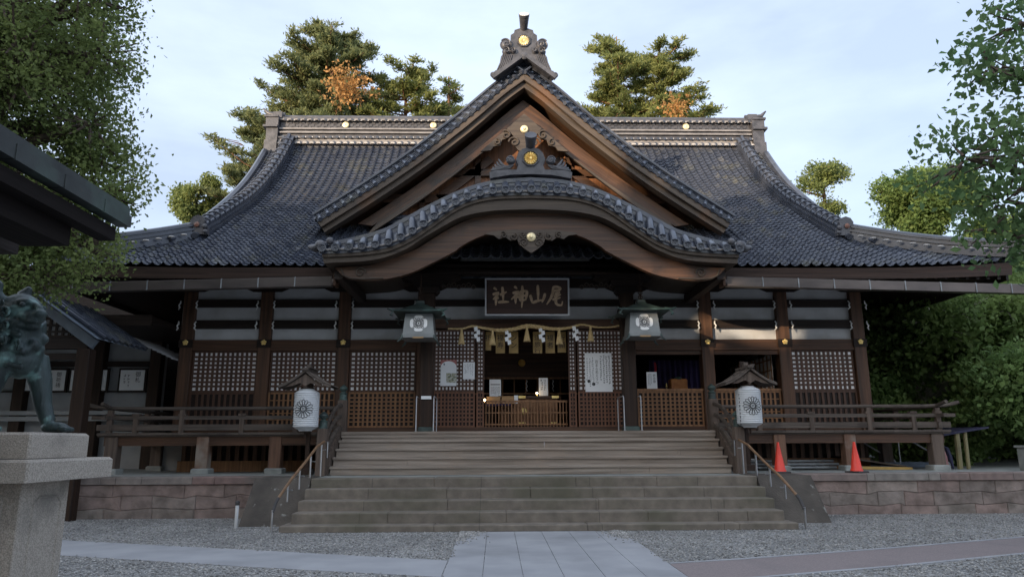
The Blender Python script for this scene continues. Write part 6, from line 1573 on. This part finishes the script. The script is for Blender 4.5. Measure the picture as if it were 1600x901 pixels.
def tree(name, label, cat, base, trunk, blobs, leaf, m_leaf, m_bark, style='leaf', seed=1, group=None, extra=None, tr=.25, limbs=True, gap=None):
    """blobs: (cx,cy,cz,rx,ry,rz,n clusters); leaf: (size, per cluster, spread)"""
    rg = np.random.default_rng(seed)
    th = thing(name, label, cat, base, 0, group); B = Vector(base)
    t = MB(); t.tube([Vector(p_)-B for p_ in trunk], [tr*(1-.7*i/(len(trunk)-1)) for i in range(len(trunk))], 10)
    Cs = []
    T0 = [Vector(p_) for p_ in trunk]
    def near_trunk(z):
        for a, b in zip(T0, T0[1:]):
            if a.z <= z <= b.z: return a.lerp(b, (z-a.z)/(b.z-a.z))
        return T0[-1] if z > T0[-1].z else T0[0]
    for (cx, cy, cz, rx, ry, rz, n) in blobs:
        c0 = Vector((cx, cy, cz)); zst = cz-.35*math.hypot(cx-T0[-1].x, cy-T0[-1].y)-.2*rz; st = near_trunk(zst); mid = st.lerp(c0, .55)+Vector((0, 0, .12*rz))
        if limbs: t.tube([st-B, mid-B, c0-B], [tr*.42, tr*.28, tr*.12], 6)
        u_ = rg.normal(0, 1, (n, 3)); u_ /= np.linalg.norm(u_, axis=1, keepdims=True); rr = rg.uniform(.25, 1, (n, 1))**.45
        jag = 1+.18*np.sin(u_[:, :1]*7+cx)*np.cos(u_[:, 2:]*9+cz)
        pts = np.array([cx, cy, cz])+u_*rr*jag*np.array([rx, ry, rz]); Cs.append(pts)
        if limbs:
            for p_ in pts[::3]:
                p_ = Vector(p_); q = c0.lerp(p_, .25); t.tube([q-B, q.lerp(p_, .6)+Vector((0, 0, -.03*rz))-B, p_-B], [tr*.08, tr*.055, tr*.03], 4, False)
    o = part('trunk', t, m_bark, th, smooth=True, world=False)
    C = np.concatenate(Cs)
    V = leaves_mesh(C, leaf[0], leaf[1], leaf[2], style, seed+5)
    if gap is not None:  # leaves removed along a sun ray, shaping a sun patch on the wall
        ctr = V.reshape(-1, 4, 3).mean(1); s0 = np.array(sv); T_ = np.array(gap[0]); rel = ctr-T_; al = rel@s0; per_ = rel-al[:, None]*s0
        ver = np.abs(per_[:, 2]); hor = np.hypot(per_[:, 0], per_[:, 1]); kp_ = ~((ver < gap[2]) & (hor < gap[1])); V = V.reshape(-1, 4, 3)[kp_].reshape(-1, 3)
    V = V-np.array(base)
    me = mesh_quads('crown', V, m_leaf); oc = bpy.data.objects.new('crown', me); col.objects.link(oc); oc.parent = th
    if extra:
        pts, sz, nl, sp, m2 = extra; V2 = leaves_mesh(np.array(pts), sz, nl, sp, 'leaf', seed+9)-np.array(base)
        me2 = mesh_quads('dry_foliage', V2, m2); o2 = bpy.data.objects.new('dry_foliage', me2); col.objects.link(o2); o2.parent = th
    return th

def rblobs(rg_seed, cx, cy, cz, R_, H_, n, r0, r1, per, flat=.7):
    rg = np.random.default_rng(rg_seed); o = []
    for k in range(n):
        a = rg.uniform(0, 2*PI); q = rg.uniform(.15, 1)**.6; z = rg.uniform(-1, 1); rad = R_*math.sqrt(max(.05, 1-z*z*.85))*q; rr = rg.uniform(r0, r1)
        o.append((cx+rad*math.cos(a), cy+rad*math.sin(a), cz+z*H_, rr, rr, rr*flat, per))
    return o
# large evergreen near left
tree('evergreen_tree', 'large dark small-leaved evergreen filling the upper left corner', 'tree', (-11.3, 13.0, 0), [(-11.3, 13, 0), (-11.2, 13, 3), (-10.9, 13.1, 6), (-10.7, 13.2, 9), (-10.6, 13.2, 12)],
     rblobs(3, -10.9, 13.2, 8.2, 2.5, 3.9, 56, .75, 1.25, 46)+[(-8.6, 12.9, 7.6, .85, .9, .7, 42), (-8.35, 13, 6.3, .85, .8, .6, 46), (-8.5, 12.8, 5.2, .85, .8, .5, 48), (-8.5, 12.7, 8.9, .7, .8, .7, 40), (-9.0, 12.6, 4.6, .9, .8, .5, 60), (-10.2, 12.5, 4.4, 1.1, .8, .5, 70), (-8.7, 12.9, 10.2, .7, .8, .7, 45), (-9.6, 12.6, 5.6, 1.1, .8, .7, 80), (-10.6, 12.4, 6.3, 1.1, .8, .8, 80), (-11.2, 12.4, 4.9, 1.1, .8, .7, 80)],
     (.080, 36, .15), M['leafL'], M['bark'], seed=21, tr=.38)
# branches of the near right tree
tree('cherry_tree', 'near broad-leaved tree reaching in from the upper right corner', 'tree', (9.3, 9.2, 0), [(9.3, 9.2, 0), (9.2, 9.2, 2.5), (8.8, 9.2, 4.5), (8.3, 9.2, 6.4), (7.8, 9.2, 8)],
     [(5.55, 9, 5.35, .75, .8, .5, 34), (6.0, 9, 4.75, .8, .7, .4, 34), (6.3, 9.1, 5.5, .8, .7, .5, 34), (6.8, 9, 4.4, .7, .7, .3, 24), (5.9, 8.8, 6.6, .55, .6, .35, 22), (6.5, 9, 6.6, .7, .6, .45, 30), (6.6, 9, 7.4, .6, .6, .5, 26), (7.2, 9, 5.3, .8, .7, .6, 36), (7.3, 9, 6.4, .7, .7, .6, 30), (6.3, 8.9, 4.0, .6, .6, .22, 16), (7.1, 9, 3.8, .7, .6, .25, 20), (7.8, 9.2, 4.3, .8, .7, .5, 36), (7.4, 9, 7.6, .8, .7, .6, 26), (5.7, 9, 4.35, .4, .5, .2, 9), (8.9, 9.6, 8.4, 1.2, 1.2, .7, 50), (9.8, 9.2, 7.4, 1.3, 1.2, .8, 60), (10.8, 9.6, 6.2, 1.2, 1.2, .8, 60), (11.2, 8.9, 4.9, 1.1, 1.1, .7, 50), (8.9, 8.0, 6.4, 1.1, 1.0, .7, 50), (9.2, 10.6, 5.8, 1.2, 1.0, .8, 50), (10.2, 10.4, 4.6, 1.1, 1.0, .6, 40)],
     (.098, 15, .15), M['leafR'], M['bark'], style='droop', seed=33, tr=.26)
# right woodland
tree('woodland_tree', 'green tree with tall pale trunk right of the hall', 'tree', (13.4, 24, .9), [(13.4, 24, .9), (13.45, 24, 3), (13.4, 24, 5), (13.3, 24, 6)],
     rblobs(5, 13.6, 23.6, 5.5, 3.1, .8, 26, .8, 1.2, 55)+[(11.5, 23, 4.3, .95, .8, .6, 60), (11.2, 23.3, 3.5, .8, .7, .55, 50), (12.2, 22.8, 3.7, .8, .7, .5, 50), (11.9, 22.6, 5.0, .9, .7, .5, 60)]+rblobs(6, 12.0, 23.0, 5.0, 1.6, .5, 10, .6, .9, 50)+rblobs(16, 15.6, 22.6, 4.9, 1.6, .9, 10, .7, 1.1, 55), (.17, 20, .24), M['wd1'], M['barkl'], seed=41, tr=.22)
tree('woodland_tree', 'dense leafy tree at the right edge beyond the terrace', 'tree', (18.5, 25, 0), [(18.5, 25, 0), (18.4, 25, 4), (18.4, 25, 8)],
     rblobs(7, 17.6, 24, 4.9, 3.2, 2.6, 34, 1.0, 1.6, 55), (.20, 20, .3), M['wd1'], M['bark'], seed=42, tr=.3)
tree('woodland_tree', 'tall dark tree standing behind the pale trunk', 'tree', (15, 32, 0), [(15, 32, 0), (15, 32, 4), (15, 32, 8)],
     rblobs(8, 15.2, 31, 4.6, 6, 3.2, 40, 1.2, 2.0, 60), (.26, 20, .4), M['wd1'], M['bark'], seed=43, tr=.35)
tree('leafy_bush', 'bright green drooping bush at the right end of the terrace', 'bush', (14.0, 19.8, .9), [(14.0, 19.8, .9), (14, 19.8, 1.8), (13.9, 19.8, 2.8)],
     rblobs(9, 13.6, 19.9, 3.0, 1.4, .75, 22, .45, .8, 42), (.15, 16, .17), M['wd2'], M['bark'], seed=44, tr=.12)
tree('leafy_bush', 'light green shrub beside the right corner pillar of the hall', 'bush', (10.6, 22.5, .9), [(10.6, 22.5, .9), (10.6, 22.5, 2), (10.7, 22.5, 3)],
     rblobs(10, 11.0, 22.5, 2.9, .8, .6, 14, .35, .6, 34), (.15, 14, .14), M['wd2'], M['bark'], seed=45, tr=.08)
tree('leafy_bush', 'low dark shrub between the veranda and the pale trunk', 'bush', (12.6, 22.0, .9), [(12.6, 22, .9), (12.6, 22, 1.5), (12.6, 22, 2.0)],
     rblobs(12, 12.4, 22.2, 1.8, 1.5, .55, 16, .4, .7, 40), (.14, 16, .16), M['wd1'], M['bark'], seed=46, tr=.08)
tree('leafy_bush', 'broad shrub under the trees farther right', 'bush', (15.4, 22.0, .9), [(15.4, 22, .9), (15.4, 22, 1.9), (15.4, 22, 2.8)],
     rblobs(13, 15.6, 21.8, 3.0, 1.7, 1.0, 20, .6, .9, 45), (.15, 16, .18), M['wd1'], M['bark'], seed=47, tr=.1)
for i, (x, y, h, R_) in enumerate(((22, 36, 7.0, 4.6), (28, 40, 8.0, 5), (34, 46, 9, 6), (22, 28, 6.4, 3.6), (11, 42, 6, 4))):
    tree('background_tree', ['round dark tree second row behind the right woodland', 'dark tree farther back at the right edge', 'farthest dark tree at the right edge', 'dark tree low at the right frame edge', 'dark tree seen low through the gap right of the hall'][i], 'tree', (x, y, 0), [(x, y, 0), (x, y, h*.5), (x, y, h)],
         rblobs(60+i, x, y, h*.62, R_, h*.36, 26, 1.2, 2.0, 50), (.34, 18, .45), M['wd1'], M['bark'], seed=70+i, tr=.35, limbs=False)
# conifers behind the roof
def pine(label, x, y, z0, ztop, w0, seed, m_=None, extra=None, lean=0, n=None, sz=.24, per=17, bark='redbark', top=.12):
    """conifer: whorls of separate boughs, each carrying tufts along its outer part"""
    rg = np.random.default_rng(seed); base = (x, y, 0); B = Vector(base)
    th = thing('pine_tree', label, 'tree', base, 0, 'conifers behind the hall')
    tk = [Vector((x, y, 0)), Vector((x+.1, y, z0*.6)), Vector((x, y, z0)), Vector((x+lean*.6, y, (z0+ztop)/2)), Vector((x+lean, y, ztop))]
    t = MB(); t.tube([p_-B for p_ in tk], [.36, .32, .26, .16, .03], 8)
    H_ = ztop-z0; C = []; n = n or 40
    for k in range(n):
        q = (k+rg.uniform(0, 1))/n; z = z0+H_*q*.97; a = rg.uniform(0, 2*PI)
        L_ = w0*(top+(1-top)*(1-q)**.75)*rg.uniform(.55, 1.12)
        cx = x+lean*max(0, q-.1); st = Vector((cx, y, z)); up = rg.uniform(.02, .38)
        d = Vector((math.cos(a), math.sin(a), 0)); sd_ = Vector((-d.y, d.x, 0)); pts = [st+d*L_*w_+Vector((0, 0, L_*up*w_*w_-.05*L_*math.sin(w_*PI))) for w_ in (0, .35, .7, 1)]
        t.tube([p_-B for p_ in pts], [.07, .05, .035, .012], 4, False)
        m_n = max(4, int(per*L_/2.2))
        for j_ in range(m_n):
            w_ = rg.uniform(.28, 1.03); p_ = st+d*L_*w_+Vector((0, 0, L_*up*w_*w_))
            lat = rg.normal(0, .14)*L_*(1.15-w_*.7); p_ = p_+sd_*lat+Vector((0, 0, rg.normal(.03, .07)))
            C.append(p_)
            if j_ % 3 == 0: t.tube([st+d*L_*max(.1, w_-.25)+Vector((0, 0, L_*up*w_*w_))-B, p_-B], [.022, .010], 3, False)
    part('trunk', t, M[bark], th, smooth=True, world=False)
    V = leaves_mesh(np.array([tuple(c_) for c_ in C]), sz, 36, .175, 'needle', seed+5)-np.array(base)
    me = mesh_quads('crown', V, m_ or M['pine']); oc = bpy.data.objects.new('crown', me); col.objects.link(oc); oc.parent = th
    if extra:
        pts, sz2, nl, sp, m2 = extra; V2 = leaves_mesh(np.array(pts), sz2, nl, sp, 'leaf', seed+9)-np.array(base)
        me2 = mesh_quads('dry_foliage', V2, m2); o2 = bpy.data.objects.new('dry_foliage', me2); col.objects.link(o2); o2.parent = th
rg = np.random.default_rng(2)
dry = [(-8.4+rg.normal(0, .5), 34.0+rg.normal(0, .3), 19.5+rg.normal(0, .5)) for _ in range(44)]
pine('tallest spreading pine with a patch of orange leaves left behind the ridge', -11.0, 39, 14.6, 26.0, 5.6, 101, None, (dry, .17, 20, .2, M['orange']), lean=.4, n=118, top=.34, per=18)
pine('bushy mid-height conifer right of the tallest pine', -6.3, 40, 14.5, 24.0, 3.8, 102, M['pine2'], n=84, top=.35)
pine('thin sparse conifer nearest the left gable slope', -3.8, 41, 15, 24.0, 3.2, 103, M['pine2'], n=44, per=12)
pine('left one of two tall conifers right of the gable peak', 6.6, 40, 15.5, 26.2, 3.5, 104, M['pine2'], n=84, top=.40)
rg = np.random.default_rng(5); dry = [(9.1+rg.normal(0, .42), 36.0, 19.5+rg.normal(0, .32)) for _ in range(24)]
pine('right one of two tall conifers with some orange leaves', 9.2, 40, 15, 25.4, 4.0, 105, M['pine2'], (dry, .17, 16, .2, M['orange']), n=92, top=.45)
pine('low drooping conifer partly hidden by the left ridge end', -14.2, 38, 14.5, 19.4, 3.0, 106, None, n=26)
tree('broadleaf_tree', 'small yellow green tree with bare pale trunk right of the roof', 'tree', (18.8, 40, 0), [(18.8, 40, 0), (18.7, 40, 12), (18.6, 40, 15.5), (18.6, 40, 17)],
     rblobs(14, 18.8, 40, 16.2, 1.7, 1.4, 20, .4, .7, 15, .45), (.15, 24, .15), M['yel'], M['redbark'], seed=51, tr=.2)
tree('broadleaf_tree', 'round dark green tree between the roof and the near cherry', 'tree', (18.6, 30, 0), [(18.6, 30, 0), (18.6, 30, 8), (18.6, 30, 12)],
     rblobs(15, 18.4, 30, 12.0, 1.7, 1.15, 26, .5, .85, 44), (.14, 30, .17), M['wd1'], M['bark'], seed=52, tr=.2)
tree('broadleaf_tree', 'dark crown low behind the right hip of the roof', 'tree', (22.5, 31, 0), [(22.5, 31, 0), (22.5, 31, 7), (22.5, 31, 10)],
     rblobs(17, 22.6, 31, 9.8, 2.6, 1.8, 26, .8, 1.2, 44), (.15, 28, .22), M['wd1'], M['bark'], seed=53, tr=.25)
tree('broadleaf_tree', 'small yellow green crown showing over the left hip of the roof', 'tree', (-17.8, 39, 0), [(-17.8, 39, 0), (-17.8, 39, 10), (-17.8, 39, 15.4)],
     rblobs(18, -17.6, 39, 14.9, 1.3, 1.2, 18, .4, .6, 22), (.16, 26, .15), M['yel'], M['bark'], seed=54, tr=.2)
for i, (x, y, h, R_) in enumerate(((-15, 34, 8, 3.5), (-21, 32, 9, 4.5), (-27, 34, 10, 5))):
    tree('background_tree', ['dark tree glimpsed between the office and the hall', 'dark tree behind the office roof', 'dark tree far left behind the office'][i], 'tree', (x, y, 0), [(x, y, 0), (x, y, h*.5), (x, y, h)],
         rblobs(160+i, x, y, h*.5, R_, h*.4, 26, 1.2, 2.0, 50), (.34, 18, .45), M['wd1'], M['bark'], seed=170+i, tr=.35, limbs=False)
# unseen grove added behind the camera to shade the forecourt
for i, (x, y, h, R_) in enumerate(((-30, -26, 18.2, 6.5), (-20, -33, 18.6, 6.5), (-9, -38, 19.6, 6.5), (-40, -18, 17.4, 6.5), (-49, -8, 16.5, 6.5), (3, -42, 20, 6.5), (-60, 2, 15, 6.5))):
    tree('added_shade_tree', 'tall dense unseen tree added behind the viewer to cast shade', 'tree', (x, y, 0), [(x, y, 0), (x, y, h*.5), (x, y, h*.9)],
         rblobs(80+i, x, y, h*.52, R_, h*.44, 46, 2.0, 3.2, 40, .9), (1.1, 9, .95), M['wd1'], M['bark'], seed=90+i, tr=.6, group='added shade grove behind the viewer', limbs=False, gap=((6.4, 19.9, 4.62), 1.35, .62))
